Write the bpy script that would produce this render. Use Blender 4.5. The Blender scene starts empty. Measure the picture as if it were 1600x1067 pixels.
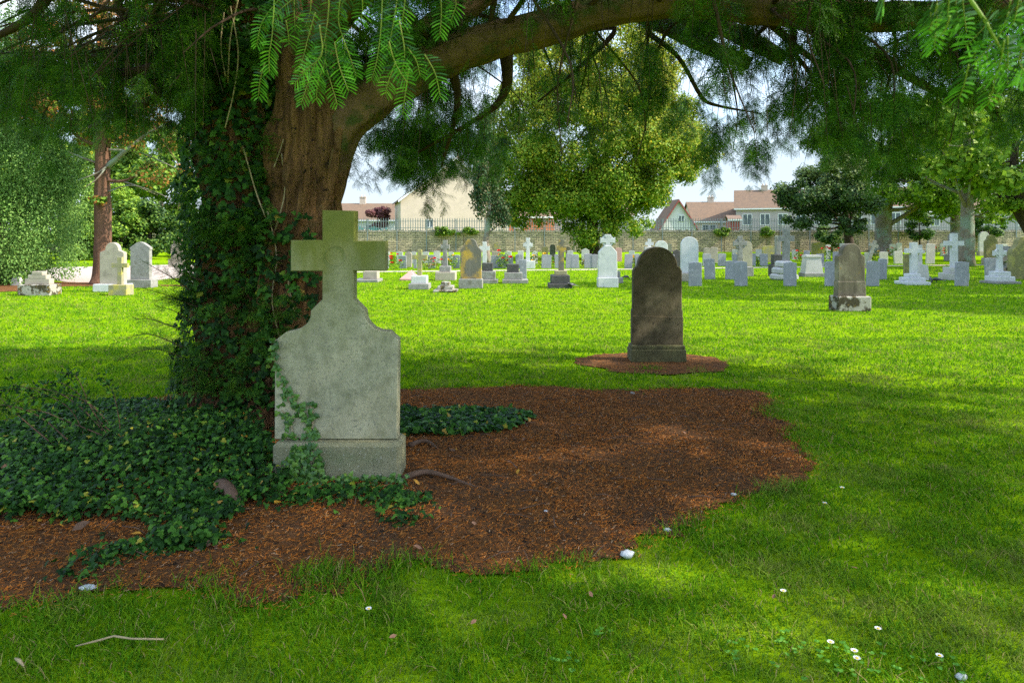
import bpy, math, random
import numpy as np
from mathutils import Vector, Matrix, noise as mnoise
R = math.radians
rng = np.random.default_rng(7); random.seed(7)
S = bpy.context.scene
COL = S.collection
F, CH, HY = 1066.67, 1.55, 370.0      # focal length in px of a 1600 px frame, eye height, horizon row

# ------------------------------------------------------------------ camera, sky, sun, exposure
cam = bpy.data.cameras.new('camera'); camo = bpy.data.objects.new('camera', cam); COL.objects.link(camo)
camo.location = (0, 0, CH); camo.rotation_euler = (R(90), 0, 0)
cam.lens = 24.0; cam.sensor_width = 36.0; cam.shift_y = -(533.5 - HY) / 1600
cam.clip_start = 0.05; cam.clip_end = 3000
cam.dof.use_dof = True; cam.dof.focus_distance = 6.0; cam.dof.aperture_fstop = 8
S.camera = camo
SUN_AZ, SUN_EL = R(-7), R(38)        # azimuth from +X towards -Y
sv = Vector((math.cos(SUN_AZ)*math.cos(SUN_EL), math.sin(SUN_AZ)*math.cos(SUN_EL), math.sin(SUN_EL)))
W = bpy.data.worlds.new('World'); S.world = W; W.use_nodes = True
nt = W.node_tree; nt.nodes.clear()
out = nt.nodes.new('ShaderNodeOutputWorld'); bg = nt.nodes.new('ShaderNodeBackground')
sky = nt.nodes.new('ShaderNodeTexSky'); sky.sky_type = 'NISHITA'; sky.sun_disc = False
sky.sun_elevation = SUN_EL; sky.sun_rotation = R(90) - SUN_AZ
sky.air_density = 1.0; sky.dust_density = 0.6; sky.ozone_density = 1.2
tc = nt.nodes.new('ShaderNodeTexCoord'); mp = nt.nodes.new('ShaderNodeMapping'); mp.inputs['Scale'].default_value = (1, 1, 3.2)
nz = nt.nodes.new('ShaderNodeTexNoise'); nz.inputs['Scale'].default_value = 2.6; nz.inputs['Detail'].default_value = 8; nz.inputs['Roughness'].default_value = .55
rp = nt.nodes.new('ShaderNodeValToRGB'); rp.color_ramp.elements[0].position = .46; rp.color_ramp.elements[1].position = .68
mx = nt.nodes.new('ShaderNodeMix'); mx.data_type = 'RGBA'; mx.inputs[7].default_value = (1.0, 1.2, 1.42, 1)
L = nt.links.new
L(tc.outputs['Generated'], mp.inputs[0]); L(mp.outputs[0], nz.inputs[0]); L(nz.outputs[0], rp.inputs[0])
gz = nt.nodes.new('ShaderNodeSeparateXYZ'); L(tc.outputs['Generated'], gz.inputs[0])     # a thin pale veil low in the sky
vr = nt.nodes.new('ShaderNodeMapRange'); L(gz.outputs[2], vr.inputs[0]); vr.inputs[1].default_value = .10; vr.inputs[2].default_value = .48; vr.inputs[3].default_value = .92; vr.inputs[4].default_value = .0
mc = nt.nodes.new('ShaderNodeMix'); mc.data_type = 'RGBA'; mc.inputs[7].default_value = (4.2, 4.4, 4.7, 1); L(rp.outputs[0], mc.inputs[0]); L(sky.outputs[0], mc.inputs[6])
L(vr.outputs[0], mx.inputs[0]); L(mc.outputs[2], mx.inputs[6]); L(mx.outputs[2], bg.inputs[0]); L(bg.outputs[0], out.inputs[0])
bg.inputs[1].default_value = 0.15
sl = bpy.data.lights.new('sun', 'SUN'); sl.energy = 2.2; sl.angle = R(.53); sl.color = (1, .93, .80)
so = bpy.data.objects.new('sun', sl); COL.objects.link(so); so.rotation_euler = sv.to_track_quat('Z', 'Y').to_euler()
S.view_settings.view_transform = 'Standard'; S.view_settings.look = 'None'; S.view_settings.gamma = 1
S.view_settings.exposure = 2.22
S.render.engine = 'CYCLES'
S.cycles.max_bounces = 5; S.cycles.diffuse_bounces = 3; S.cycles.glossy_bounces = 1
S.cycles.transmission_bounces = 3; S.cycles.use_denoising = False
S.cycles.sample_clamp_indirect = 4; S.cycles.caustics_reflective = False; S.cycles.caustics_refractive = False

# ------------------------------------------------------------------ placing
def G(px, py):                        # ground point seen at a pixel
    Y = F * CH / (py - HY); return ((px - 800) * Y / F, Y)
def P(px, py, Y): return Vector(((px - 800) * Y / F, Y, CH + (HY - py) * Y / F))
def topx(X, Y): return 800 + X * F / Y

# ------------------------------------------------------------------ objects
def tag(o, label=None, cat=None, group=None, kind=None):
    if label: o['label'] = label
    if cat: o['category'] = cat
    if group: o['group'] = group
    if kind: o['kind'] = kind
    return o
def thing(name, label, cat, loc=(0, 0, 0), rz=0, group=None, kind=None):
    o = bpy.data.objects.new(name, None); COL.objects.link(o); o.location = loc; o.rotation_euler = (0, 0, rz)
    o.empty_display_size = .1
    return tag(o, label, cat, group, kind)
def link(name, me, mat, parent=None):
    if mat is not None and not me.materials: me.materials.append(mat)
    o = bpy.data.objects.new(name, me); COL.objects.link(o)
    if parent is not None: o.parent = parent
    return o
def npmesh(name, V, Fc, mat, parent=None, smooth=False):   # V (n,3), Fc (m,k) with every face of k corners
    V = np.ascontiguousarray(V, dtype=np.float32); Fc = np.ascontiguousarray(Fc, dtype=np.int32)
    me = bpy.data.meshes.new(name); me.vertices.add(len(V)); me.vertices.foreach_set('co', V.ravel())
    m, k = Fc.shape; me.loops.add(m * k); me.loops.foreach_set('vertex_index', Fc.ravel())
    me.polygons.add(m); me.polygons.foreach_set('loop_start', np.arange(0, m * k, k, dtype=np.int32))
    me.polygons.foreach_set('loop_total', np.full(m, k, dtype=np.int32))
    me.polygons.foreach_set('use_smooth', np.full(m, smooth, dtype=bool))
    me.update(calc_edges=True)
    return link(name, me, mat, parent)

class MB:                             # a small mesh builder
    def __init__(s): s.v = []; s.f = []; s.sm = []
    def add(s, vs, fs, smooth=False):
        b = len(s.v); s.v += [tuple(v) for v in vs]
        for f in fs: s.f.append([i + b for i in f]); s.sm.append(smooth)
        return s
    def box(s, x0, x1, y0, y1, z0, z1, b=0.0, top=None):
        if b <= 0:
            t = top if top is not None else 1
            cx, cy = (x0+x1)/2, (y0+y1)/2
            q = [(x0,y0,z0),(x1,y0,z0),(x1,y1,z0),(x0,y1,z0)] + [(cx+(x-cx)*t, cy+(y-cy)*t, z1) for x, y in ((x0,y0),(x1,y0),(x1,y1),(x0,y1))]
            return s.add(q, [(0,3,2,1),(4,5,6,7),(0,1,5,4),(1,2,6,5),(2,3,7,6),(3,0,4,7)])
        rings = []
        for z, i in ((z0, b), (z0+b, 0), (z1-b, 0), (z1, b)):
            r = [(x0+i+ (b if i==0 else 0), y0+i), (x1-i-(b if i==0 else 0), y0+i), (x1-i, y0+i+(b if i==0 else 0)), (x1-i, y1-i-(b if i==0 else 0)),
                 (x1-i-(b if i==0 else 0), y1-i), (x0+i+(b if i==0 else 0), y1-i), (x0+i, y1-i-(b if i==0 else 0)), (x0+i, y0+i+(b if i==0 else 0))]
            if i > 0:
                e = b*.9
                r = [(x0+i+e,y0+i),(x1-i-e,y0+i),(x1-i,y0+i+e),(x1-i,y1-i-e),(x1-i-e,y1-i),(x0+i+e,y1-i),(x0+i,y1-i-e),(x0+i,y0+i+e)]
            rings.append([(x, y, z) for x, y in r])
        vs = sum(rings, []); fs = [tuple(range(7, -1, -1)), tuple(range(24, 32))]
        for k in range(3):
            for j in range(8):
                a, c = k*8+j, k*8+(j+1) % 8; fs.append((a, c, c+8, a+8))
        return s.add(vs, fs)
    def prism(s, pts, y0, y1, b=0.0):  # outline in xz (anticlockwise seen from -y), extruded along y
        n = len(pts)
        if b > 0:
            ins = []
            for i in range(n):
                p0, p1, p2 = Vector(pts[i-1]), Vector(pts[i]), Vector(pts[(i+1) % n])
                d1 = (p1-p0); d2 = (p2-p1)
                if d1.length < 1e-9 or d2.length < 1e-9: ins.append(tuple(p1)); continue
                d1.normalize(); d2.normalize()
                nn = Vector((-d1.y, d1.x)) + Vector((-d2.y, d2.x))
                if nn.length < 1e-6: nn = Vector((-d1.y, d1.x))
                nn.normalize(); c = max(.5, nn.dot(Vector((-d1.y, d1.x))))
                q = p1 + nn*b/c; ins.append((q.x, q.y))
            rings = [[(x, y0, z) for x, z in ins], [(x, y0+b, z) for x, z in pts], [(x, y1-b, z) for x, z in pts], [(x, y1, z) for x, z in ins]]
        else: rings = [[(x, y0, z) for x, z in pts], [(x, y1, z) for x, z in pts]]
        vs = sum(rings, []); k = len(rings)
        fs = [tuple(range(n)), tuple(range((k-1)*n + n-1, (k-1)*n - 1, -1))]
        for r in range(k-1):
            for i in range(n):
                j = (i+1) % n; fs.append((r*n+j, r*n+i, (r+1)*n+i, (r+1)*n+j))
        return s.add(vs, fs)
    def tube(s, path, rad, seg=8, cap=True, wob=0.0, wsc=3.0, flute=0.0):
        path = [Vector(p) for p in path]; n = len(path)
        if not hasattr(rad, '__len__'): rad = [rad]*n
        T = []
        for i in range(n):
            t = path[min(i+1, n-1)] - path[max(i-1, 0)]; T.append(t.normalized() if t.length > 1e-9 else Vector((0, 0, 1)))
        up = Vector((0, 1, 0)) if abs(T[0].y) < .9 else Vector((1, 0, 0))
        nrm = T[0].cross(up).normalized(); vs = []
        for i in range(n):
            nrm = (nrm - T[i]*nrm.dot(T[i])).normalized(); bn = T[i].cross(nrm)
            for j in range(seg):
                a = 2*math.pi*j/seg; d = nrm*math.cos(a) + bn*math.sin(a); r = rad[i]
                if wob or flute:
                    q = path[i] + d*r
                    if wob: r *= 1 + wob*mnoise.noise(q*wsc)
                    if flute: r *= 1 + .10*mnoise.noise(Vector((math.cos(a)*8, math.sin(a)*8, path[i].z*.9))) + .07*mnoise.noise(Vector((math.cos(a)*17, math.sin(a)*17, path[i].z*1.3))) + flute*(mnoise.noise(Vector((math.cos(a)*3.2, math.sin(a)*3.2, i*.12))) + .5*mnoise.noise(Vector((math.cos(a)*8, math.sin(a)*8, i*.15+9))))
                vs.append(path[i] + d*r)
        fs = [(i*seg+j, i*seg+(j+1) % seg, (i+1)*seg+(j+1) % seg, (i+1)*seg+j) for i in range(n-1) for j in range(seg)]
        if cap: fs += [tuple(range(seg-1, -1, -1)), tuple(range((n-1)*seg, n*seg))]
        return s.add(vs, fs, True)
    def build(s, name, mat, parent=None):
        me = bpy.data.meshes.new(name); me.from_pydata([tuple(v) for v in s.v], [], s.f)
        me.polygons.foreach_set('use_smooth', s.sm); me.update()
        return link(name, me, mat, parent)

def spline(pts, n=8):                 # Catmull-Rom through points (any tuple length)
    p = [np.array(q, float) for q in pts]; p = [2*p[0]-p[1]] + p + [2*p[-1]-p[-2]]; o = []
    for i in range(1, len(p)-2):
        for k in range(n):
            t = k/n; o.append(.5*((2*p[i]) + (-p[i-1]+p[i+1])*t + (2*p[i-1]-5*p[i]+4*p[i+1]-p[i+2])*t*t + (-p[i-1]+3*p[i]-3*p[i+1]+p[i+2])*t**3))
    o.append(p[-2]); return o

# ------------------------------------------------------------------ materials
def mat(name, c1, c2, scale=5, rough=.85, bump=.0, bscale=40, c3=None, s3=2.0, t3=.55, rand=0.0, trans=0.0, spec=.25,
        ramp=None, hue=0.0, stretch=None, bdist=.01, w3=.08, c4=None, s4=30, t4=.6, zmix=None):
    m = bpy.data.materials.new(name); m.use_nodes = True; t = m.node_tree; N = t.nodes; N.clear(); l = t.links.new
    o = N.new('ShaderNodeOutputMaterial'); g = N.new('ShaderNodeNewGeometry'); pos = g.outputs['Position']
    if stretch:
        q = N.new('ShaderNodeMapping'); q.inputs['Scale'].default_value = stretch; l(pos, q.inputs[0]); pos = q.outputs[0]
    def nse(sc, det=5, ro=.6, p=pos):
        n = N.new('ShaderNodeTexNoise'); n.inputs['Scale'].default_value = sc; n.inputs['Detail'].default_value = det; n.inputs['Roughness'].default_value = ro
        l(p, n.inputs[0]); return n.outputs[0]
    def rmp(f, a, b):
        r = N.new('ShaderNodeMapRange'); r.inputs[1].default_value = a; r.inputs[2].default_value = b; l(f, r.inputs[0]); return r.outputs[0]
    def mix(f, a, b):
        x = N.new('ShaderNodeMix'); x.data_type = 'RGBA'; l(f, x.inputs[0])
        for s_, i in ((a, 6), (b, 7)):
            if isinstance(s_, tuple): x.inputs[i].default_value = s_ + (1,)
            else: l(s_, x.inputs[i])
        return x.outputs[2]
    if ramp:
        cr = N.new('ShaderNodeValToRGB'); e = cr.color_ramp.elements; cr.color_ramp.interpolation = 'LINEAR'
        while len(e) < len(ramp): e.new(.5)
        for k, (ps, c) in enumerate(ramp): e[k].position = ps; e[k].color = c + (1,)
        l(g.outputs['Random Per Island'], cr.inputs[0]); base = cr.outputs[0]
        if c2: base = mix(rmp(nse(scale), .50, .72), base, mixc(N, l, base, c2))
    else: base = mix(rmp(nse(scale), .32, .68), c1, c2)
    if c3: base = mix(rmp(nse(s3, 7, .65, g.outputs['Position']), t3, t3+w3), base, c3)
    if c4: base = mix(rmp(nse(s4, 4, .7, g.outputs['Position']), t4, t4+.05), base, c4)
    if zmix:                          # growth that sits at a height on the thing
        (z0, z1, cz) = zmix; sp = N.new('ShaderNodeSeparateXYZ'); l(g.outputs['Position'], sp.inputs[0])
        a = N.new('ShaderNodeMath'); a.operation = 'MULTIPLY_ADD'; l(nse(4.0, 5), a.inputs[0]); a.inputs[1].default_value = abs(z1-z0)*1.2; l(sp.outputs[2], a.inputs[2])
        off = abs(z1-z0)*.6
        base = mix(rmp(a.outputs[0], z0+off, z1+off), base, cz)
    if rand or hue:
        h = N.new('ShaderNodeHueSaturation'); r = g.outputs['Random Per Island']
        l(rmp2(N, l, r, 1-rand, 1+rand), h.inputs['Value']); l(rmp2(N, l, nse(1.3, 3), .5-hue, .5+hue), h.inputs['Hue']); l(base, h.inputs['Color']); base = h.outputs[0]
    b = N.new('ShaderNodeBsdfPrincipled'); l(base, b.inputs['Base Color']); b.inputs['Roughness'].default_value = rough
    b.inputs['Specular IOR Level'].default_value = spec
    if bump:
        bp = N.new('ShaderNodeBump'); bp.inputs['Strength'].default_value = bump; bp.inputs['Distance'].default_value = bdist
        l(nse(bscale, 8, .7), bp.inputs['Height']); l(bp.outputs[0], b.inputs['Normal'])
    sh = b.outputs[0]
    if trans:
        tr = N.new('ShaderNodeBsdfTranslucent'); l(base, tr.inputs[0]); ms = N.new('ShaderNodeMixShader'); ms.inputs[0].default_value = trans
        l(sh, ms.inputs[1]); l(tr.outputs[0], ms.inputs[2]); sh = ms.outputs[0]
    l(sh, o.inputs[0]); return m
def rmp2(N, l, f, a, b):
    r = N.new('ShaderNodeMapRange'); r.inputs[3].default_value = a; r.inputs[4].default_value = b; l(f, r.inputs[0]); return r.outputs[0]
def mixc(N, l, base, c):
    x = N.new('ShaderNodeMix'); x.data_type = 'RGBA'; x.inputs[0].default_value = .55; l(base, x.inputs[6]); x.inputs[7].default_value = c + (1,); return x.outputs[2]

MT = {}
MT['lawn'] = mat('lawn', (.13,.245,.003), (.185,.30,.004), 1.2, 1, .5, 60, c3=(.20,.27,.008), s3=.4, t3=.50, w3=.25, bdist=.03, c4=(.11,.215,.004), s4=3, t4=.56, stretch=(.35, 2.4, 1), spec=0)
MT['grass'] = mat('grass', None, (.30,.25,.08), 1.7, .8, trans=.35, spec=.08, ramp=[(0,(.030,.11,.004)),(.45,(.085,.23,.005)),(.8,(.17,.33,.008)),(.92,(.20,.30,.012)),(.965,(.40,.33,.12)),(1,(.34,.22,.10))])
MT['soil'] = mat('soil', (.115,.066,.038), (.185,.085,.034), 2.0, 1, 1.0, 70, c3=(.34,.125,.028), s3=34, t3=.53, w3=.12, bdist=.03, c4=(.040,.028,.020), s4=22, t4=.58, spec=0)
MT['litter'] = mat('litter', None, (.10,.055,.025), 1.4, .8, trans=.1, spec=.05, ramp=[(0,(.07,.034,.014)),(.3,(.24,.074,.014)),(.65,(.48,.145,.018)),(.94,(.46,.20,.05)),(1,(.40,.30,.20))])
MT['path'] = mat('path', (.42,.34,.28), (.34,.28,.23), 3, .95, .4, 60)
MT['tar'] = mat('tar', (.18,.16,.15), (.24,.21,.19), 3, .95, .4, 60)
MT['yew'] = mat('yew', None, (.19,.36,.02), 7.0, .55, trans=.4, c3=(.014,.052,.006), s3=4.5, t3=.50, w3=.12, spec=.2, hue=.02, rand=.15, ramp=[(0,(.026,.090,.010)),(.5,(.050,.16,.012)),(.85,(.11,.25,.014)),(1,(.19,.28,.02))])
MT['yewold'] = mat('yewold', None, None, 1.0, .4, trans=.3, spec=.3, rand=.2, ramp=[(0,(.012,.055,.010)),(.6,(.025,.10,.014)),(1,(.05,.16,.02))])
MT['yewnew'] = mat('yewnew', None, None, 1.0, .4, trans=.35, spec=.35, rand=.15, ramp=[(0,(.05,.20,.015)),(.5,(.09,.31,.02)),(1,(.15,.40,.03))])
MT['rib'] = mat('rib', (.20,.30,.03), (.17,.16,.04), 8, .6)
MT['bark'] = mat('bark', (.38,.19,.07), (.10,.050,.023), 4, .9, 1.0, 5, c3=(.28,.16,.07), s3=3, t3=.55, stretch=(5,5,.6), bdist=.12, c4=(.035,.02,.014), s4=16, t4=.60)
MT['limb'] = mat('limb', (.24,.14,.07), (.11,.068,.035), 7, .9, 1.0, 22, c3=(.07,.085,.02), s3=3, t3=.52, bdist=.03)
MT['twigdark'] = mat('twigdark', (.05,.032,.022), (.085,.05,.03), 7, .9, .8, 30)
MT['ivy'] = mat('ivy', None, None, 1, .55, trans=.2, spec=.14, rand=.2, ramp=[(0,(.009,.034,.006)),(.5,(.018,.068,.008)),(.86,(.046,.13,.012)),(.975,(.08,.19,.02)),(.99,(.26,.25,.02)),(1,(.32,.16,.04))])
MT['vine'] = mat('vine', None, None, 1, .4, trans=.2, spec=.4, rand=.2, ramp=[(0,(.035,.10,.015)),(.6,(.06,.16,.02)),(1,(.12,.22,.03))])
MT['heroS'] = mat('heroS', (.44,.41,.27), (.28,.265,.165), 2.4, .95, .7, 70, c3=(.14,.14,.07), s3=8.0, t3=.48, w3=.30, stretch=(1.8,1.8,.7), c4=(.23,.22,.15), s4=55, t4=.56, spec=.1, bdist=.006, zmix=(.85,1.60,(.155,.165,.038)))
MT['heroB'] = mat('heroB', (.28,.26,.15), (.17,.165,.09), 5, .9, .9, 120, c3=(.16,.18,.09), s3=3, t3=.52, w3=.2, c4=(.40,.38,.29), s4=90, t4=.6, bdist=.01)
MT['brownS'] = mat('brownS', (.10,.080,.044), (.060,.046,.024), 6, .9, .5, 80, c3=(.20,.155,.09), s3=1.6, t3=.52, w3=.15, c4=(.04,.032,.02), s4=12, t4=.62, bdist=.006)
MT['brownB'] = mat('brownB', (.12,.115,.05), (.06,.056,.028), 6, .9, .6, 80, c3=(.16,.17,.05), s3=5, t3=.6)
MT['slab'] = mat('slab', (.27,.275,.29), (.21,.215,.23), 2.5, .85, .3, 80, c3=(.33,.335,.35), s3=9, t3=.55)
MT['slabpale'] = mat('slabpale', (.50,.48,.43), (.36,.35,.32), 2.0, .85, .3, 80)
MT['white'] = mat('white', (.55,.55,.52), (.44,.45,.44), 6, .8, .3, 60, c3=(.30,.31,.27), s3=3, t3=.58, w3=.15)
MT['granite'] = mat('granite', (0.280,0.273,0.245), (0.182,0.175,0.154), 9, .9, .6, 90, c3=(.16,.15,.12), s3=4, t3=.55, w3=.1)
MT['warm'] = mat('warm', (0.384,0.336,0.256), (0.288,0.248,0.192), 5, .9, .5, 70, c3=(.22,.19,.14), s3=3.5, t3=.55, w3=.15)
MT['lichen'] = mat('lichen', (.28,.26,.15), (.22,.20,.12), 7, .9, .6, 70, c3=(.36,.31,.08), s3=4, t3=.5, w3=.1)
MT['streak'] = mat('streak', (.15,.125,.085), (.085,.072,.05), 3, .9, .4, 60, c3=(.24,.21,.15), s3=1.9, t3=.50, w3=.15, stretch=(3.5,1,.5), c4=(.22,.15,.04), s4=6, t4=.64)
MT['ochre'] = mat('ochre', (0.165,0.150,0.120), (0.112,0.105,0.083), 3, .9, .4, 60, c3=(.42,.27,.05), s3=1.9, t3=.50, w3=.12, stretch=(2.5,1,.5))
MT['mossy'] = mat('mossy', (0.375,0.352,0.285), (0.270,0.255,0.210), 7, .95, .8, 60, c3=(.05,.042,.022), s3=6, t3=.47, w3=.06, c4=(.26,.18,.04), s4=12, t4=.6)
MT['darkS'] = mat('darkS', (.085,.082,.075), (.05,.048,.045), 6, .9, .6, 70, c3=(.18,.17,.14), s3=9, t3=.6)
MT['pink'] = mat('pink', (.50,.28,.24), (.42,.24,.21), 6, .7, .2, 60)
MT['olive'] = mat('olive', (.22,.21,.08), (.15,.13,.07), 4, .9, .5, 60, c3=(.28,.26,.08), s3=4, t3=.5)
MT['redbark'] = mat('redbark', (.17,.085,.05), (.11,.055,.034), 9, .9, 1, 14, stretch=(2,2,.3), bdist=.05)
MT['greybark'] = mat('greybark', (.24,.20,.15), (.15,.12,.09), 5, .9, 1, 12, c3=(.22,.26,.20), s3=1.2, t3=.5, stretch=(1.6,1.6,.5), bdist=.05)
MT['darkbark'] = mat('darkbark', (.075,.05,.035), (.045,.032,.024), 5, .9, 1, 12, stretch=(1.6,1.6,.5), bdist=.05)
def leafm(n, a, b, c, d=None, tr=.3): return mat(n, None, None, .8, .55, trans=tr, spec=.2, rand=.12, hue=.012, ramp=[(0, a), (.5, b), (.9, c), (1, d or c)])
MT['lime'] = leafm('lime', (.09,.20,.018), (.18,.31,.024), (.29,.38,.03), (.50,.40,.02), tr=.4)
MT['lime_sunlit'] = leafm('lime_sunlit', (.19,.28,.03), (.33,.38,.035), (.46,.44,.04), (.55,.38,.03), tr=.4)  # upper lime leaves, paler and yellower to put sunlight into their colour
MT['bright'] = leafm('bright', (.09,.20,.015), (.17,.30,.02), (.28,.38,.03))
MT['cyp'] = leafm('cyp', (.055,.14,.022), (.12,.24,.045), (.21,.34,.075), tr=.3)
MT['cypd'] = leafm('cypd', (.02,.06,.02), (.035,.085,.022), (.10,.09,.035), tr=.15)
MT['holm'] = leafm('holm', (.025,.06,.022), (.05,.10,.03), (.10,.16,.04), tr=.12)
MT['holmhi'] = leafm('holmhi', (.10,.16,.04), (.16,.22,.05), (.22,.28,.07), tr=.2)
MT['hedge'] = leafm('hedge', (.05,.12,.015), (.10,.20,.02), (.22,.32,.03))
MT['hedged'] = leafm('hedged', (.02,.06,.015), (.05,.12,.02), (.14,.22,.03))
MT['rust'] = leafm('rust', (.10,.12,.02), (.28,.11,.03), (.42,.17,.04), (.5,.25,.05))
MT['purple'] = leafm('purple', (.10,.03,.035), (.16,.06,.06), (.22,.10,.09))
MT['crow'] = mat('crow', (.012,.012,.016), (.02,.02,.026), 8, .45, spec=.5)
MT['red'] = mat('red', (.65,.015,.01), (.5,.01,.02), 8, .6)
MT['yel'] = mat('yel', (.75,.42,.02), (.8,.5,.03), 8, .6)
MT['rosel'] = leafm('rosel', (.05,.12,.02), (.12,.2,.03), (.25,.15,.05))
MT['clover'] = mat('clover', None, None, 1, .6, trans=.3, spec=.15, rand=.15, ramp=[(0,(.06,.20,.02)),(.7,(.10,.28,.03)),(1,(.20,.40,.06))])
MT['petal'] = mat('petal', (.82,.82,.80), (.75,.75,.75), 8, .6)
MT['quartz'] = mat('quartz', (.55,.56,.56), (.44,.45,.45), 20, .5, .4, 60)
MT['stick'] = mat('stick', (.42,.33,.18), (.30,.22,.12), 20, .8, .5, 60)
MT['dead'] = mat('dead', (.34,.17,.09), (.22,.11,.07), 12, .8, .4, 60)
MT['deady'] = mat('deady', (.62,.33,.03), (.50,.22,.03), 20, .7)
MT['deadp'] = mat('deadp', (.085,.050,.030), (.14,.080,.048), 12, .8, .6, 40)
MT['steel'] = mat('steel', (.14,.17,.18), (.19,.22,.23), 8, .6, spec=.4)
MT['cream'] = mat('cream', (.53,.43,.34), (.45,.37,.29), 1.5, .9, .3, 30)
MT['render'] = mat('render', (.38,.33,.34), (.33,.29,.30), 1.5, .9, .2, 30)
MT['wallwhite'] = mat('wallwhite', (.58,.57,.57), (.52,.51,.50), 1.5, .9)
MT['tile'] = mat('tile', (.18,.115,.07), (.13,.09,.06), 2, .9, .5, 12)
MT['brick'] = mat('brick', (.45,.14,.06), (.33,.11,.05), 3, .9)
MT['redpaint'] = mat('redpaint', (.25,.06,.05), (.22,.05,.045), 3, .6)
MT['glass'] = mat('glass', (.06,.08,.10), (.10,.12,.14), 1, .15, spec=.6)
MT['frame'] = mat('frame', (.75,.75,.75), (.7,.7,.7), 1, .5)
MT['teal'] = mat('teal', (.05,.28,.24), (.04,.22,.2), 1, .6)

def rubble():
    m = bpy.data.materials.new('rubble'); m.use_nodes = True; t = m.node_tree; N = t.nodes; N.clear(); l = t.links.new
    o = N.new('ShaderNodeOutputMaterial'); b = N.new('ShaderNodeBsdfPrincipled'); b.inputs['Roughness'].default_value = .95
    g = N.new('ShaderNodeNewGeometry'); sp = N.new('ShaderNodeSeparateXYZ'); l(g.outputs['Position'], sp.inputs[0])
    cb = N.new('ShaderNodeCombineXYZ'); l(sp.outputs[0], cb.inputs[0]); l(sp.outputs[2], cb.inputs[1])
    n1 = N.new('ShaderNodeTexNoise'); n1.inputs['Scale'].default_value = 1.7; n1.inputs['Detail'].default_value = 3; l(g.outputs['Position'], n1.inputs[0])
    ad = N.new('ShaderNodeVectorMath'); ad.operation = 'MULTIPLY_ADD'; l(n1.outputs['Color'], ad.inputs[0]); ad.inputs[1].default_value = (.35, .22, 0); l(cb.outputs[0], ad.inputs[2])
    br = N.new('ShaderNodeTexBrick'); l(ad.outputs[0], br.inputs[0]); br.inputs['Scale'].default_value = 1
    br.inputs['Brick Width'].default_value = .48; br.inputs['Row Height'].default_value = .17; br.inputs['Mortar Size'].default_value = .022; br.inputs['Mortar Smooth'].default_value = .4
    br.inputs['Color1'].default_value = (.52,.40,.26,1); br.inputs['Color2'].default_value = (.33,.27,.18,1); br.inputs['Mortar'].default_value = (.12,.10,.08,1)
    n2 = N.new('ShaderNodeTexNoise'); n2.inputs['Scale'].default_value = 3; n2.inputs['Detail'].default_value = 6; l(g.outputs['Position'], n2.inputs[0])
    x = N.new('ShaderNodeMix'); x.data_type = 'RGBA'; x.blend_type = 'OVERLAY'; x.inputs[0].default_value = .6; l(br.outputs[0], x.inputs[6]); l(n2.outputs[0], x.inputs[7])
    l(x.outputs[2], b.inputs['Base Color'])
    bp = N.new('ShaderNodeBump'); bp.inputs['Distance'].default_value = .05; bp.inputs['Strength'].default_value = .9; bp.invert = True
    l(br.outputs['Fac'], bp.inputs['Height']); l(bp.outputs[0], b.inputs['Normal']); l(b.outputs[0], o.inputs[0]); return m
MT['rubble'] = rubble()

# ------------------------------------------------------------------ the ground
def smooth_poly(pts, n=6): return [tuple(p) for p in spline(list(pts) + [pts[0]], n)][:-1]
SOIL = smooth_poly([G(*p) for p in [(-260,700),(0,668),(110,640),(230,622),(420,616),(620,611),(720,607),(830,604),(950,612),(1075,606),(1180,613),(1205,640),(1238,672),(1250,705),(1266,732),(1240,772),(1170,790),(1100,812),(1040,838),(985,868),(900,890),(800,900),(700,899),(640,893),(600,893),(560,922),(470,945),(390,942),(300,928),(210,925),(140,926),(70,945),(0,952),(-200,960)]], 4)
SOIL2 = smooth_poly([G(*p) for p in [(888,560),(925,578),(985,585),(1060,586),(1120,582),(1142,571),(1118,559),(1060,554),(985,553),(930,555)]], 5)
def ragged(poly, amp, seed):
    o = []; n = len(poly)
    for i in range(n):
        (x0, y0), (x1, y1) = poly[i], poly[(i+1) % n]; L_ = math.hypot(x1-x0, y1-y0); m_ = max(1, int(L_/.06))
        for j in range(m_):
            t = j/m_; x, y = x0+(x1-x0)*t, y0+(y1-y0)*t; q = Vector((x*2.6, y*2.6, seed)); f = mnoise.noise(q) + .6*mnoise.noise(q*3.1)
            o.append((x - (y1-y0)/L_*f*amp, y + (x1-x0)/L_*f*amp) if L_ > 0 else (x, y))
    return o
SOIL = ragged(SOIL, .13, 1.0); SOIL2 = ragged(SOIL2, .12, 5.0)
def inpoly(X, Y, poly):
    X = np.asarray(X); Y = np.asarray(Y); c = np.zeros(X.shape, bool); n = len(poly)
    for i in range(n):
        x0, y0 = poly[i]; x1, y1 = poly[(i+1) % n]
        k = ((y0 > Y) != (y1 > Y)) & (X < (x1-x0)*(Y-y0)/(y1-y0+1e-12)+x0); c ^= k
    return c
def wob(X, Y, s=1.0): return (np.sin(X*7.1*s+1.3*np.sin(Y*5.3*s)) + np.sin(Y*9.7*s+1.7*np.sin(X*6.1*s+2)) + np.sin((X*1.7+Y)*13.1*s))/3
gx = np.concatenate([[-900,-300,-120], np.linspace(-60, 60, 61), [120,300,900]]); gy = np.concatenate([[-300,-60,-20], np.linspace(-8, 90, 99), [130,300,900,2000]])
XX, YY = np.meshgrid(gx, gy); nx, ny = len(gx), len(gy)
ii = np.arange(nx*ny).reshape(ny, nx)
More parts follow.
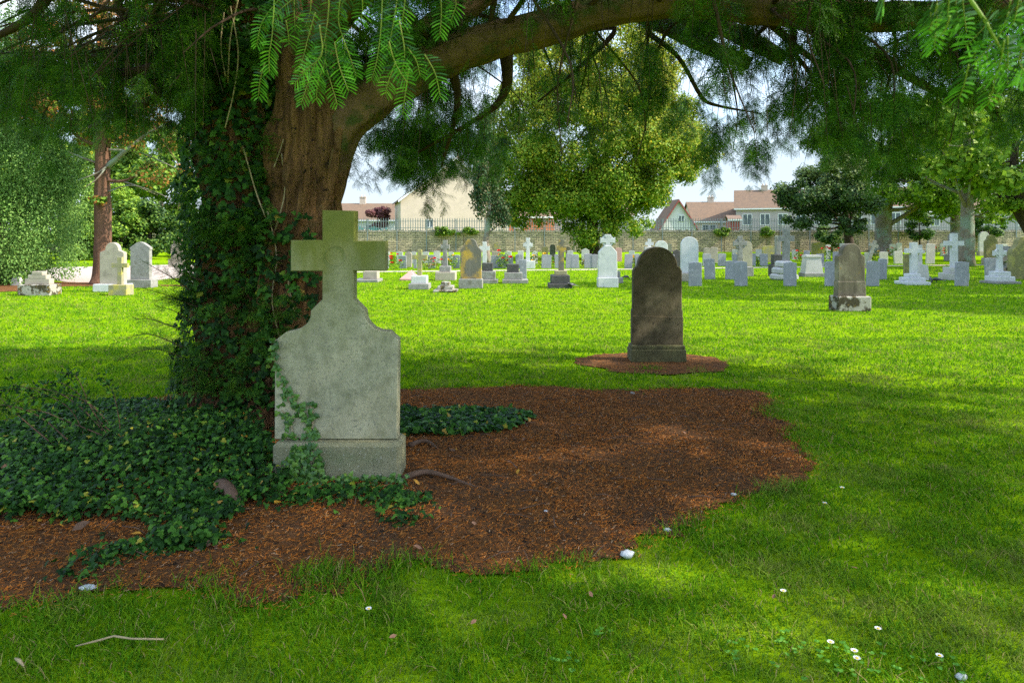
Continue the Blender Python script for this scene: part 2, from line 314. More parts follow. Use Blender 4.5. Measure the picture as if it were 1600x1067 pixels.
npmesh('ground', np.stack([XX.ravel(), YY.ravel(), 0*XX.ravel()], 1), np.stack([ii[:-1,:-1].ravel(), ii[:-1,1:].ravel(), ii[1:,1:].ravel(), ii[1:,:-1].ravel()], 1), MT['lawn'])['kind'] = 'structure'
def sheet(name, poly, z, step, m, amp):
    a = np.array(poly); x = np.arange(a[:,0].min()-.1, a[:,0].max()+.1, step); y = np.arange(a[:,1].min()-.1, a[:,1].max()+.1, step)
    X, Y = np.meshgrid(x, y); Xj = X + wob(X, Y)*.02; Yj = Y
    ins = inpoly(Xj + .05*wob(X, Y, 1.7), Yj + .05*wob(Y, X, 1.5), poly)
    Z = z + amp*(.5+.5*wob(X, Y, .5)) + amp*.6*(.5+.5*wob(X, Y, 2.3)); n = len(x); idx = np.arange(X.size).reshape(X.shape)
    q = ins[:-1,:-1] & ins[1:,:-1] & ins[:-1,1:] & ins[1:,1:]
    Fq = np.stack([idx[:-1,:-1][q], idx[:-1,1:][q], idx[1:,1:][q], idx[1:,:-1][q]], 1)
    u, inv = np.unique(Fq, return_inverse=True)
    V = np.stack([Xj.ravel(), Yj.ravel(), Z.ravel()], 1)[u]
    return tag(npmesh(name, V, inv.reshape(Fq.shape), m, smooth=True), kind='structure')
sheet('bare_soil', SOIL, .004, .03, MT['soil'], .010)
sheet('bare_soil', SOIL2, .004, .03, MT['soil'], .008)
def strip(name, pts, w, z, m):
    a = [Vector((*G(*p), 0)) for p in pts]; V = []
    for i, p in enumerate(a):
        t = (a[min(i+1, len(a)-1)] - a[max(i-1, 0)]).normalized(); n = Vector((-t.y, t.x, 0)); V += [p-n*w/2+Vector((0,0,z)), p+n*w/2+Vector((0,0,z))]
    o = MB().add(V, [(2*i, 2*i+2, 2*i+3, 2*i+1) for i in range(len(a)-1)]).build(name, m); return tag(o, kind='structure')
strip('path', [(470,426.2),(600,424.6),(800,422.6),(1000,420.6),(1200,418),(1400,415.4),(1700,412.3),(2300,408)], .85, .006, MT['path'])
LP = smooth_poly([G(*p) for p in [(60,430),(100,443),(190,446),(238,439),(310,433),(420,430),(420,416),(300,413.5),(180,416),(90,418),(20,424),(-200,424),(-200,434)]], 3)
sheet('driveway', LP, .008, .2, MT['path'], .0)
LS = smooth_poly([G(*p) for p in [(-200,446),(-200,458),(30,456),(105,448),(190,449.5),(238,447),(300,449),(300,446),(200,444.5),(120,441),(40,443)]], 3)
sheet('bare_soil', LS, .013, .15, MT['soil'], .0)

# ------------------------------------------------------------------ grass blades
def blades(n, xy, h, w, lean):
    a = rng.uniform(0, 2*math.pi, n); f = rng.uniform(0, 2*math.pi, n)
    hx = h*rng.uniform(.4, 1.4, n); l = hx*lean*rng.uniform(.2, 1.2, n)
    dx, dy = np.cos(a)*l, np.sin(a)*l; wx, wy = np.cos(f)*w/2, np.sin(f)*w/2
    X, Y = xy; z0 = np.zeros(n) - .003; k = .9
    V = np.stack([np.stack([X-wx, Y-wy, z0], 1), np.stack([X+wx, Y+wy, z0], 1), np.stack([X-wx*k+dx*.35, Y-wy*k+dy*.35, hx*.55], 1), np.stack([X+wx*k+dx*.35, Y+wy*k+dy*.35, hx*.55], 1), np.stack([X+dx, Y+dy, hx*.95], 1)], 1).reshape(-1, 3)
    b = (np.arange(n)*5)[:, None]
    return V, np.concatenate([b+[[0,1,3]], b+[[0,3,2]], b+[[2,3,4]]], 1).reshape(-1, 3)
ALLV, ALLF, off = [], [], 0
for (y0, y1, dens, h, w) in ((2.1,3.2,13500,.028,.0036),(3.2,4.6,8500,.028,.0044),(4.6,7,4200,.029,.0060),(7,10.5,1900,.032,.0085),(10.5,16,800,.036,.0095),(16,26,330,.038,.014),(26,40,110,.042,.022)):
    wd = .80*y1 + .4; n = int(dens*2*wd*(y1-y0)); X = rng.uniform(-wd, wd, n); Y = rng.uniform(y0, y1, n)
    jx = X + .07*wob(X, Y, 1.7) + rng.normal(0, .045, n); jy = Y + .07*wob(Y, X, 1.5) + rng.normal(0, .05, n)
    keep = ~inpoly(jx, jy, SOIL) & ~inpoly(jx, jy, SOIL2) & (np.abs(X) < .77*Y + .3)
    if y1 > 20: keep &= ~inpoly(X, Y, LP) & ~inpoly(X, Y, LS)
    if y1 > 26: 
        ppx = 800 + X*F/Y; ppy = HY + F*CH/Y; keep &= ~((np.abs(ppy - (424.6-(ppx-600)*.0115)) < 1.0) & (ppx > 450))
    tuft = .5 + .5*wob(X*1.3, Y*1.3, .6); keep &= rng.random(n) < (.55 + .6*tuft)
    X, Y, tf = X[keep], Y[keep], tuft[keep]; V, Fc = blades(len(X), (X, Y), h*(.55+.9*tf), w, 1.5)
    ALLV.append(V); ALLF.append(Fc+off); off += len(V)
# tussocks on the edge of the bare soil and a few sprouts inside it
ex, ey = [], []
for i in range(0, len(SOIL)):
    x, y = SOIL[i]; x2, y2 = SOIL[(i+1) % len(SOIL)]
    if y > 9: continue
    m_ = rng.poisson(math.hypot(x2-x, y2-y)*(900 if y < 5 else 350)*(.5+.8*abs(math.sin(x*3.1+y*2)))); t = rng.random(m_)
    k = rng.random(m_) < .4+.5*np.sin(np.linspace(x*9, x2*9, m_))
    ex.append((x+(x2-x)*t + rng.normal(0, .05, m_))[k]); ey.append((y+(y2-y)*t + rng.normal(0, .05, m_))[k])
for (px, py, nn) in ((510,903,500),(535,912,220),(740,915,100),(1235,765,200),(1210,650,160),(1015,578,120),(1090,580,60),(350,905,40)):
    x, y = G(px, py); ex.append(rng.normal(x, .09, nn)); ey.append(rng.normal(y, .06, nn))
X, Y = np.concatenate(ex), np.concatenate(ey); V, Fc = blades(len(X), (X, Y), .058, .0038, 1.1); ALLV.append(V); ALLF.append(Fc+off); off += len(V)
g = npmesh('grass', np.concatenate(ALLV), np.concatenate(ALLF), MT['grass']); tag(g, 'mown bright green lawn grass with a few straw coloured blades', 'grass', kind='stuff')

# ------------------------------------------------------------------ fallen needles and twigs on the soil
n = 330000; X = rng.uniform(-4.5, 4.3, n); Y = rng.uniform(2.7, 7.4, n)
den = .5+.5*wob(X, Y, .55); k = inpoly(X + rng.normal(0, .06, n), Y + rng.normal(0, .05, n), SOIL) & (rng.random(n) < .15 + .85*den) & (rng.random(n) < np.clip((2.9 - X*.62 - (4.4-Y)*.9)/.9 + .10, .06, 1)); X, Y = X[k], Y[k]; n = len(X)
a = rng.uniform(0, math.pi, n); ln = rng.uniform(.0035, .0095, n)*(1+.1*Y); wd = rng.uniform(.0005, .0012, n)*(1+.12*Y); dz = rng.uniform(-.004, .004, n); Z = .010 + .010*(.5+.5*wob(X, Y, .5)) + .006*(.5+.5*wob(X, Y, 2.3)) + rng.uniform(-.003, .006, n)
c, s = np.cos(a), np.sin(a)
V = np.stack([np.stack([X-c*ln+s*wd, Y-s*ln-c*wd, Z-dz], 1), np.stack([X+c*ln+s*wd, Y+s*ln-c*wd, Z+dz], 1), np.stack([X+c*ln-s*wd, Y+s*ln+c*wd, Z+dz+.001], 1), np.stack([X-c*ln-s*wd, Y-s*ln+c*wd, Z-dz+.001], 1)], 1).reshape(-1, 3)
tag(npmesh('needle_litter', V, np.arange(n*4).reshape(-1, 4), MT['litter']), 'rusty brown fallen yew needles scattered over the bare soil', 'needle litter', kind='stuff')
mb = MB()
for _ in range(260):
    x, y = random.uniform(-4, 4), random.uniform(3, 7)
    if not inpoly([x], [y], SOIL)[0]: continue
    a = random.uniform(-.6, .6) + (math.pi/2 if random.random() < .25 else 0); q = random.uniform(.04, .22); z = .026
    mb.tube([(x, y, z), (x+math.cos(a)*q*.5, y+math.sin(a)*q*.5+random.uniform(-.02,.02), z+random.uniform(0,.02)), (x+math.cos(a)*q, y+math.sin(a)*q, z)], [random.uniform(.0015,.005), .003, .0012], 5)
tag(mb.build('twig_litter', MT['deadp']), 'thin dead brown twigs strewn over the bare soil', 'twig litter', kind='stuff')

# ------------------------------------------------------------------ leaves as arrays
def frames(D, Up):                    # rows: x = D, z ~ Up
    D = D/np.linalg.norm(D, axis=1, keepdims=True); Yv = np.cross(Up, D); Yv /= np.linalg.norm(Yv, axis=1, keepdims=True)+1e-9
    Zv = np.cross(D, Yv); return np.stack([D, Yv, Zv], 2)
def instance(tv, tf, pos, Rm, sc):
    n = len(pos); V = np.einsum('nij,kj->nki', Rm, tv)*sc[:, None, None] + pos[:, None, :]
    return V.reshape(-1, 3), (tf[None] + (np.arange(n)*len(tv))[:, None, None]).reshape(-1, tf.shape[1])
class Cloud:
    def __init__(s): s.V = []; s.F = []; s.o = 0
    def add(s, V, Fc): s.V.append(V); s.F.append(Fc+s.o); s.o += len(V)
    def build(s, name, m, parent=None): return npmesh(name, np.concatenate(s.V), np.concatenate(s.F), m, parent)
def rvec(n): v = rng.normal(size=(n, 3)); return v/np.linalg.norm(v, axis=1, keepdims=True)

# ivy leaf: five lobes, folded along the rib
IV = np.array([(0,0,0),(.5,0,.05),(1,0,-.04),(-.12,.28,-.03),(.18,.52,-.08),(.38,.27,0),(.62,.30,-.03),(-.12,-.28,-.03),(.18,-.52,-.08),(.38,-.27,0),(.62,-.30,-.03)], float)
IF = np.array([(0,4,3),(0,5,4),(0,1,5),(1,6,5),(1,2,6),(0,7,8),(0,8,9),(0,9,1),(1,9,10),(1,10,2)])

def twig_template(seed, L=.26, nside=7, step=.011, nl=.024, nw=.0034):   # yew spray: a shoot with side shoots, needles in two ranks
    r = np.random.default_rng(seed); Vs, Fs = [], []; o = 0; st = []
    shoots = [((0,0,0), (1,0,-.12), L)]
    for k in range(nside):
        t = .12 + .8*k/nside; sgn = 1 if k % 2 else -1
        shoots.append(((L*t, 0, -.12*L*t), (.72, sgn*.65, -.15-.2*r.random()), L*(.62-.42*t)*r.uniform(.8, 1.2)))
    for (p0, d, ln) in shoots:
        p0 = np.array(p0); d = np.array(d, float); d /= np.linalg.norm(d); side = np.cross([0,0,1], d); side /= np.linalg.norm(side); up = np.cross(d, side)
        m = max(3, int(ln/step))
        for i in range(m):
            t = (i+1)/m; base = p0 + d*ln*t + np.array([0,0,-.28*ln*t*t])
            for sg in (1, -1):
                q = nl*r.uniform(.8, 1.1)*(1-.35*t if t > .7 else 1)
                dd = side*sg*.95 + d*(.25+.5*t) + up*r.uniform(-.15, .25); dd /= np.linalg.norm(dd)
                tip = base + dd*q; w = d*nw*.5 + up*r.uniform(-.3,.3)*nw
                Vs += [base-w*.4, base+dd*q*.5+w, tip, base+dd*q*.5-w]; Fs.append((o, o+1, o+2, o+3)); o += 4
        st.append((p0, p0 + d*ln*.5 + np.array([0,0,-.09*ln]), p0+d*ln*.95+np.array([0,0,-.3*ln])))
    for a_, b_, c_ in st:             # thin woody axis as flat ribbons
        for (u, v_) in ((a_, b_), (b_, c_)):
            w = np.array([0, .0012, .0008]); Vs += [u-w, v_-w, v_+w, u+w]; Fs.append((o, o+1, o+2, o+3)); o += 4
    return np.array(Vs), np.array(Fs)
TW = [twig_template(s, .25, 7, .019, .027, .0098) for s in (1, 2, 3)]

# ------------------------------------------------------------------ the yew
yew = thing('yew_tree', 'huge dark ivy clad yew with a bare reddish trunk and drooping branches', 'tree', P(400, 668, 5.85)*1)
yew.location.z = 0
YO = Vector(yew.location)
def loc(p): return Vector(p) - YO
tm = MB()
def tb(mbd, pts, seg=120, n=9, flute=.22, wobb=.1, wsc=2.5):
    sp_ = spline([(*P(a, b, y), r) for a, b, y, r in pts], n)
    mbd.tube([loc(q[:3]) for q in sp_], [float(q[3]) for q in sp_], seg, True, wobb, wsc, flute)
    return [(Vector(q[:3]), float(q[3])) for q in sp_]
stemA = tb(tm, [(378,700,6.0,.58),(382,640,6.0,.47),(386,520,6.0,.40),(382,380,6.0,.37),(376,250,6.0,.34),(376,120,6.0,.32),(395,0,6.0,.27),(410,-160,6.1,.24),(400,-420,6.3,.18),(380,-700,6.4,.08)])
stemB = tb(tm, [(440,700,5.95,.52),(440,640,5.95,.42),(452,520,5.9,.36),(466,400,5.85,.31),(474,320,5.8,.29),(484,240,5.75,.32),(486,170,5.75,.28),(480,60,5.8,.22),(470,-120,5.9,.2),(500,-350,5.9,.15),(560,-600,5.9,.06)], flute=.28)
tb(tm, [(420,700,5.7,.30),(418,640,5.75,.24),(405,560,5.85,.2)], flute=.3)
for (a0, b0, y0, a1, b1, y1, r0) in ((470,668,5.6,560,690,5.2,.16),(350,670,5.7,260,690,5.3,.15),(455,650,6.2,560,655,6.4,.13),(400,680,5.6,370,720,5.0,.12)):
    tb(tm, [(a0,b0-40,y0,r0*1.3),((a0+a1)/2,(b0+b1)/2-6,(y0+y1)/2,r0),(a1,HY+F*CH/y1+6,y1,r0*.3)], 12, 6, .1)
tm.build('trunk', MT['bark'], yew)
lm = MB()
limb = tb(lm, [(470,350,5.85,.15),(497,270,5.75,.20),(538,195,5.7,.19),(600,143,5.7,.175),(680,98,5.7,.16),(760,66,5.7,.155),(850,44,5.7,.15),(930,22,5.75,.14),(1040,4,5.8,.14),(1200,14,5.8,.13),(1330,26,5.7,.12),(1480,22,5.6,.11),(1640,0,5.5,.10),(1900,-30,5.3,.08),(2200,20,5.2,.04)], 28, 6, .10, .16, 4)
lm.build('limb', MT['limb'], yew)
lm = MB(); limb2 = tb(lm, [(520,215,5.9,.15),(600,110,6.0,.15),(700,30,6.1,.13),(820,-60,6.2,.12),(1000,-150,6.3,.1),(1300,-260,6.3,.05)], 20, 6, .1, .15, 4); lm.build('limb', MT['limb'], yew)
lm = MB(); tb(lm, [(460,90,5.8,.17),(540,0,5.2,.15),(640,-120,4.4,.12),(760,-330,3.6,.09),(900,-700,2.9,.05)], 16, 6, .1, .15, 4); lm.build('limb', MT['limb'], yew)
lm = MB(); tb(lm, [(372,60,6.0,.2),(330,-80,5.6,.15),(240,-200,5.2,.12),(60,-330,4.8,.09),(-300,-420,4.3,.04)], 16, 6, .1, .15, 4); lm.build('limb', MT['limb'], yew)
seen = []
BR = [ # branches the photograph shows
 [(330,-30,6,.09),(298,40,6,.075),(270,92,6,.06),(215,112,6,.045),(155,113,6.1,.03)],
 [(262,-30,6.2,.05),(240,30,6.2,.04),(226,90,6.2,.02)],
 [(90,-40,5.5,.05),(60,15,5.5,.04),(20,45,5.5,.03),(-60,80,5.5,.02)],
 [(170,-60,6,.04),(190,20,6,.03),(205,60,6,.02)],
 [(300,120,6.2,.05),(230,160,6.4,.04),(140,200,6.6,.02)],
 [(790,75,6.4,.07),(792,130,6.5,.05),(775,165,6.6,.035),(730,195,6.7,.022),(650,240,6.9,.012)],
 [(860,60,7,.03),(960,45,7,.03),(900,110,7.1,.02),(840,160,7.2,.008)],
 [(1000,20,7.5,.11),(1060,52,7.4,.09),(1120,80,7.4,.085),(1171,100,7.4,.075)],
 [(1060,0,8.2,.12),(1120,38,8.1,.11),(1180,68,8.0,.10),(1224,92,8.0,.085)],
 [(960,0,7.6,.10),(1040,30,7.6,.09),(1106,48,7.6,.08),(1110,60,7.6,.06)],
 [(1010,50,6.9,.03),(1060,90,6.9,.024),(1095,150,6.9,.02),(1120,165,6.9,.016),(1190,178,6.9,.006)],
 [(1220,15,6.2,.07),(1285,50,6.2,.06),(1335,78,6.2,.06),(1368,86,6.2,.05),(1420,120,6.3,.04),(1480,150,6.4,.03),(1560,170,6.5,.012)],
 [(1180,15,6,.04),(1240,70,6.1,.03),(1290,120,6.2,.02),(1250,185,6.3,.008)],
 [(1240,20,6.6,.04),(1242,80,6.7,.025),(1262,110,6.8,.02),(1290,160,6.8,.01)],
 [(700,90,5.9,.05),(715,160,6.2,.03),(690,260,6.6,.012)]]
bm_ = MB()
for b in BR: seen.append(tb(bm_, b, 10, 5, 0, .1, 5))
# random boughs carrying the curtain; their targets spread through the crown
boughs = list(seen)
feed = [p for p in limb[18:]] + [p for p in limb2[4:]] + [q for q in stemA[45:77]] + [q for q in stemB[51:80]]
rr = random.Random(11)
for i in range(150):
    px_t = rr.uniform(-150, 1750); Yt = rr.uniform(4.6, 8.6); z = rr.uniform(2.75, 4.3)
    tgt = Vector(((px_t-800)*Yt/F, Yt, z))
    src = min((p for p in feed), key=lambda q: (q[0]-tgt).length + rr.uniform(0, 1.2))[0]
    mid = (src+tgt)/2 + Vector((rr.uniform(-.5,.5), rr.uniform(-.5,.5), rr.uniform(.1, .5)))
    sp_ = spline([(*src, .024), (*mid, .016), (*tgt, .008), (*(tgt + (tgt-src).normalized()*.35 + Vector((0,0,-.3))), .004)], 5)
    bm_.tube([loc(q[:3]) for q in sp_], [float(max(q[3], .003)) for q in sp_], 6, True, .15, 6)
    boughs.append([(Vector(q[:3]), float(q[3])) for q in sp_])
bm_.build('branches', MT['twigdark'], yew)['kind'] = 'stuff'
# lowest row the hanging foliage reaches and how thick it is, along the frame
bx = [-200,0,60,110,170,240,290,420,540,590,640,700,755,800,860,900,930,1000,1050,1100,1130,1150,1175,1215,1250,1290,1350,1420,1480,1560,1620,1900]
by = [250,225,260,235,215,250,280,120,225,250,300,300,240,225,250,200,240,225,200,220,290,190,295,250,250,270,290,280,240,270,280,280]
dn = [.8,.8,.75,.6,.5,.6,.7,.2,.7,.85,.95,.95,.8,.6,.42,.36,.40,.5,.6,.7,.5,.25,.7,.85,.9,.95,.95,.95,.9,.8,.8,.8]
cl = Cloud(); tp, td, ts = [], [], []
rn = np.random.default_rng(5)
def hang(p, q, z1, tail=True):
    """a pendulous shoot from p, swaying towards q, carrying sprays"""
    n_ = max(2, int((p.z - z1)/.075)); x, y = p.x, p.y; vx, vy = rn.normal(0, .012), rn.normal(0, .012)
    for k in range(n_):
        z = p.z - (k+.5)*.075; x += vx; y += vy; f = 1 - .55*k/n_
        for _ in range(2 if rn.random() < .8 else 3):
            a_ = rn.uniform(0, 2*math.pi); tp.append((x, y, z)); td.append((math.cos(a_)*.9, math.sin(a_)*.9, -.25-.75*rn.random())); ts.append(rn.uniform(.6, 1.15)*f)
    return (p, Vector((x, y, z1)))
strands = MB()
for bi, b in enumerate(boughs):
    visible_b = bi < len(BR)
    for j in range(len(b)-1):
        (p, r0), (q, r1) = b[j], b[j+1]; seg = (q-p).length
        if visible_b and bi in (7, 8, 9) : continue
        if visible_b and rn.random() < .1: continue
        if r0 > .018 and not visible_b and rn.random() < .5: continue
        for _ in range(max(1, int(seg/.085))):
            t = rn.random(); s0 = p.lerp(q, t); s0 = s0 + Vector((rn.normal(0, .10), rn.normal(0, .10), rn.normal(0, .03)))
            px = topx(s0.x, s0.y)
            if rn.random() > np.interp(px, bx, dn): continue
            bot = np.interp(px, bx, by); zb = CH + (HY-bot)*s0.y/F
            z1 = max(zb + abs(rn.normal(0, .12)), s0.z - rn.uniform(.25, 1.15))
            if z1 > s0.z - .1: continue
            a_, c_ = hang(s0, q, z1); 
            strands.tube([loc(a_), loc((a_+c_)/2), loc(c_)], [.0035, .0022, .001], 4, False)
strands.build('hanging_twigs', MT['twigdark'], yew)['kind'] = 'stuff'
# a few single tails seen lower down
for (px, top, bot, Yt) in ((657,235,345,6.8),(662,240,338,6.8),(648,250,330,6.9),(625,230,300,7),(610,220,290,7.2),(720,230,300,7),(708,235,310,7),(852,180,245,7),(905,130,250,6.6),(914,140,262,6.6),(960,130,250,6.5),(952,120,235,6.6),(1118,170,300,7.4),(1126,170,300,7.4),(1180,210,300,7.6),(1195,210,290,7.6),(1188,220,305,7.6),(60,170,275,6),(75,180,270,6),(85,180,262,6),(100,180,262,5.6),(195,130,250,6),(205,140,245,6),(1400,200,300,6.6),(1330,200,305,6.6),(1375,200,300,6.6),(545,200,290,6.6),(560,210,300,6.7)):
    for _ in range(2): hang(P(px+rn.uniform(-9,9), top, Yt), None, P(px, bot+rn.uniform(-12,8), Yt).z)
for _ in range(130):
    px = rn.choice([rn.uniform(545, 790), rn.uniform(545, 700), rn.uniform(1040, 1140)]); top = rn.uniform(110, 215); bot = top + rn.uniform(45, 110); bot = min(bot, np.interp(px, bx, by)+5)
    if bot > top + 25: q_ = rn.uniform(7.2, 8.9); hang(P(px, top, q_), None, P(px, bot, q_).z)
for _ in range(70):
    px = rn.uniform(590, 790); top = rn.uniform(185, 235); bot = rn.uniform(255, 308); q_ = rn.uniform(7.4, 9.2); hang(P(px, top, q_), None, P(px, bot, q_).z)
# leafy top of the crown, out of frame, that shades the ground
nt_ = 8000; v = rvec(nt_); rad = rng.uniform(.25, 1.0, nt_)**.5; c = np.array([1.6, 4.9, 4.3]); ax = np.array([9.0, 4.2, 3.6])
v[:, 2] = np.abs(v[:, 2]); pts = c + v*ax*rad[:, None]; pts[:, 2] += -.10*((pts[:, 0]-1.6)/3)**2*.4
cell = wob(pts[:, 0]*.25, pts[:, 1]*.25, 1.0) + .6*wob(pts[:, 1]*.5, pts[:, 2]*.5, 1.0)
ppx = 800 + pts[:, 0]*F/np.maximum(pts[:, 1], .3); ppy = HY - (pts[:, 2]-CH)*F/np.maximum(pts[:, 1], .3)
vis = (pts[:, 1] > -.5) & (ppx > -250) & (ppx < 1850) & (ppy > -60-500/np.maximum(pts[:, 1], .4))
kp = (cell > -.40) & ~vis & (((pts - [0, 0, CH])**2).sum(1) > 5.5); pts = pts[kp]; big = rng.uniform(1.7, 3.0, len(pts))
for T in range(3):
    idx = np.arange(T, len(pts), 3); D = rvec(len(idx))*[1,1,.4] + [0,0,-.3]
    cl.add(*instance(TW[T][0], TW[T][1], pts[idx], frames(D, rvec(len(idx))*.4+[0,0,1]), big[idx]))
# leafy shoots on the trunk's left and front
def trunk_sprays(n_, pxr, pyr, Yr, outl, sc):
    for _ in range(n_):
        px, py, Y_ = rn.uniform(*pxr), rn.uniform(*pyr), rn.uniform(*Yr); p = P(px, py, Y_)
        d = Vector((outl*rn.uniform(-.2, 1), -rn.uniform(.2, 1), rn.uniform(-.3, .35))); tp.append(tuple(p)); td.append(tuple(d)); ts.append(rn.uniform(.5, .95)*sc)
trunk_sprays(330, (292,400), (455,610), (5.35,5.6), -1, .85); trunk_sprays(420, (285,440), (190,470), (5.45,5.65), -.7, .8)
trunk_sprays(200, (290,430), (60,220), (5.45,5.7), -.5, .9); trunk_sprays(70, (400,470), (455,560), (5.3,5.5), .5, .7); trunk_sprays(120, (290,420), (300,370), (5.3,5.5), -.6, .8)
am = MB()
for (x0,y0,x1,y1,x2,y2) in ((300,455,262,430,222,408),(300,475,262,462,228,452),(295,520,240,500,212,498),(292,545,230,522,176,538),(292,560,240,545,190,560),(300,420,276,396,258,378),(310,480,275,468,240,470),(300,600,262,592,222,602),(320,440,280,425,262,400),(300,505,270,485,245,480)):
    A, B, C_ = P(x0,y0,5.5), P(x1,y1,5.4), P(x2,y2,5.3); sp_ = spline([tuple(A), tuple(B), tuple(C_)], 8)
    am.tube([loc(q) for q in sp_], [.005-.004*i/len(sp_) for i in range(len(sp_))], 5)
    for i, q in enumerate(sp_[2:]):
        for sg in (1, -1):
            tdir = Vector(sp_[min(i+3, len(sp_)-1)]) - Vector(sp_[i+1]); tdir.normalize()
            tp.append(tuple(q)); td.append((tdir.x*.8, tdir.y + sg*.5, tdir.z*.8 + sg*.45-.1)); ts.append(rn.uniform(.3, .5)*(1-.05*i))
am.build('leafy_shoots', MT['twigdark'], yew)['kind'] = 'stuff'
tp, td, ts = np.array(tp), np.array(td), np.array(ts)
def clumpy(q, f): return np.array([mnoise.noise(Vector((a*f, b*f*.6, c*f*1.2))) for a, b, c in q])
spx = 800 + tp[:, 0]*F/tp[:, 1]; spy = HY - (tp[:, 2]-CH)*F/tp[:, 1]; lime_lim = np.interp(spx, [520, 600, 680, 850, 1010, 1100], [230, 200, 150, 90, 55, 50])
cn = clumpy(tp, 2.6) + .5*clumpy(tp + 7, 6.0); kp = np.ones(len(tp), bool)
front = (tp[:, 1] < 6.1) & (spx > 540) & (spx < 1020) & (spy < lime_lim) & (spy > lime_lim-95); kp &= ~(front & (rng.random(len(tp)) < .93))
kp &= ~((tp[:, 1] < 5.95) & (spx > 435) & (spx < 560) & (spy > 130) & (spy < 340) & (rng.random(len(tp)) < .96))
op = np.where((spx > 780) & (spx < 1020) & (spy > 80), .16, np.where((spx > 1030) & (spx < 1270) & (spy < 140), .14, np.where((spx < 290) & (spy < 260), .15, np.where((spx > 540) & (spx < 780), -.02, np.where(spx > 1270, -.08, -.05)))))
kp &= cn > op; tp, td, ts = tp[kp], td[kp], ts[kp]
print('SPRAYS', len(tp))
for T in range(3):
    idx = np.arange(T, len(tp), 3); cl.add(*instance(TW[T][0], TW[T][1], tp[idx], frames(td[idx]+rng.normal(0,.15,(len(idx),3)), rvec(len(idx))*.5+[0,0,1]), ts[idx]))
Vc = np.concatenate(cl.V) - np.array(YO)
o = npmesh('foliage', Vc, np.concatenate(cl.F), MT['yew'], yew); o['kind'] = 'stuff'
# near shoots hanging in front of the lens, needle by needle
NV, NF, no = [], [], 0; rbm = MB(); OV, OF, oo = [], [], 0
def shoot(pts, Y_, nl=.026, nw=.0023, start=0, r=None):
    global no, oo
    sp_ = spline([tuple(P(a, b, Y_ + (k*.02))) for k, (a, b) in enumerate(pts)], 10); L_ = 0
    rbm.tube([loc(q) for q in sp_], [.0011-.0006*i/len(sp_) for i in range(len(sp_))], 6)
    pos = [Vector(q) for q in sp_]; acc = 0; step = .0033; total = sum((pos[i+1]-pos[i]).length for i in range(len(pos)-1)); run = 0; k = 0
    for i in range(len(pos)-1):
        seg = (pos[i+1]-pos[i]); l_ = seg.length; d = seg.normalized(); side = d.cross(Vector((0,1,0))).normalized(); up = side.cross(d)
        while acc < l_:
            t = (run+acc)/total; b_ = pos[i] + d*acc; sg = 1 if k % 2 else -1; k += 1; acc += step
            q = nl*random.uniform(.85, 1.1)*(.45+.55*min(1, (1-t)*6+.2))*(min(1, .5+t*4)); fw = .35 + .9*t**4 + random.uniform(-.08,.08)
            dd = (side*sg + d*fw + up*random.uniform(-.15,.35)).normalized(); dn_ = (dd + Vector((0,0,-.18))).normalized()
            w = dd.cross(up).normalized()*nw*.5; w2 = (w + up*nw*random.uniform(-.25,.25)); m1 = b_+dd*q*.45; m2 = m1 + dn_*q*.4; tip = m2 + dn_*q*.15 + Vector((0,0,-.0008))
            old = t < .50 + random.uniform(-.15, .15); tgtV = OV if old else NV
            for vv in (b_-w2*.4, m1-w2, m2-w2*.9, tip-w2*.1, tip+w2*.1, m2+w2*.9, m1+w2, b_+w2*.4): tgtV.append(tuple(vv - YO))
            e_ = oo if old else no; (OF if old else NF).extend([(e_, e_+1, e_+6, e_+7), (e_+1, e_+2, e_+5, e_+6), (e_+2, e_+3, e_+4, e_+5)])
            if old: oo += 8
            else: no += 8
        acc -= l_; run += l_
def zs(ox, pts): return [(ox + a/3.048, b/3.048) for a, b in pts]
A_ = [[(545,-20),(535,160),(520,260),(520,350)],[(500,300),(478,380),(468,465)],[(640,-20),(640,80),(645,150)],[(600,100),(612,170),(615,215)],[(590,-30),(490,100),(460,220)],
 [(805,-40),(800,80),(775,230),(725,340),(670,500)],[(790,200),(785,300),(752,390),(745,480)],[(790,320),(815,400),(845,500)],[(830,200),(855,320),(900,440)],[(870,180),(900,260),(935,365)],[(760,120),(770,260),(700,330),(640,400)],
 [(740,60),(700,200),(670,330)],[(860,-20),(850,100),(880,220),(870,300)],[(1135,-40),(1110,120),(1085,240)],[(1060,-30),(1050,160),(1030,300),(1005,385)],[(1140,100),(1165,250),(1150,350)],[(1185,330),(1170,430),(1155,550)],
 [(1180,230),(1220,290),(1240,365)],[(1260,260),(1310,350),(1335,460)],[(1120,300),(1085,400),(1075,450)],[(1170,-30),(1160,60),(1150,120)],[(1335,-30),(1340,60),(1333,175)],[(1390,-40),(1410,20),(1385,100)],[(960,-30),(965,40),(955,110)],[(720,-40),(715,60),(690,130)],[(1090,200),(1120,300),(1180,400)],[(680,-40),(560,60),(530,120)],[(900,-40),(860,40),(850,90)]]
for k, a_ in enumerate(A_): shoot(zs(250, a_), 1.30 + .05*((k*7) % 5))
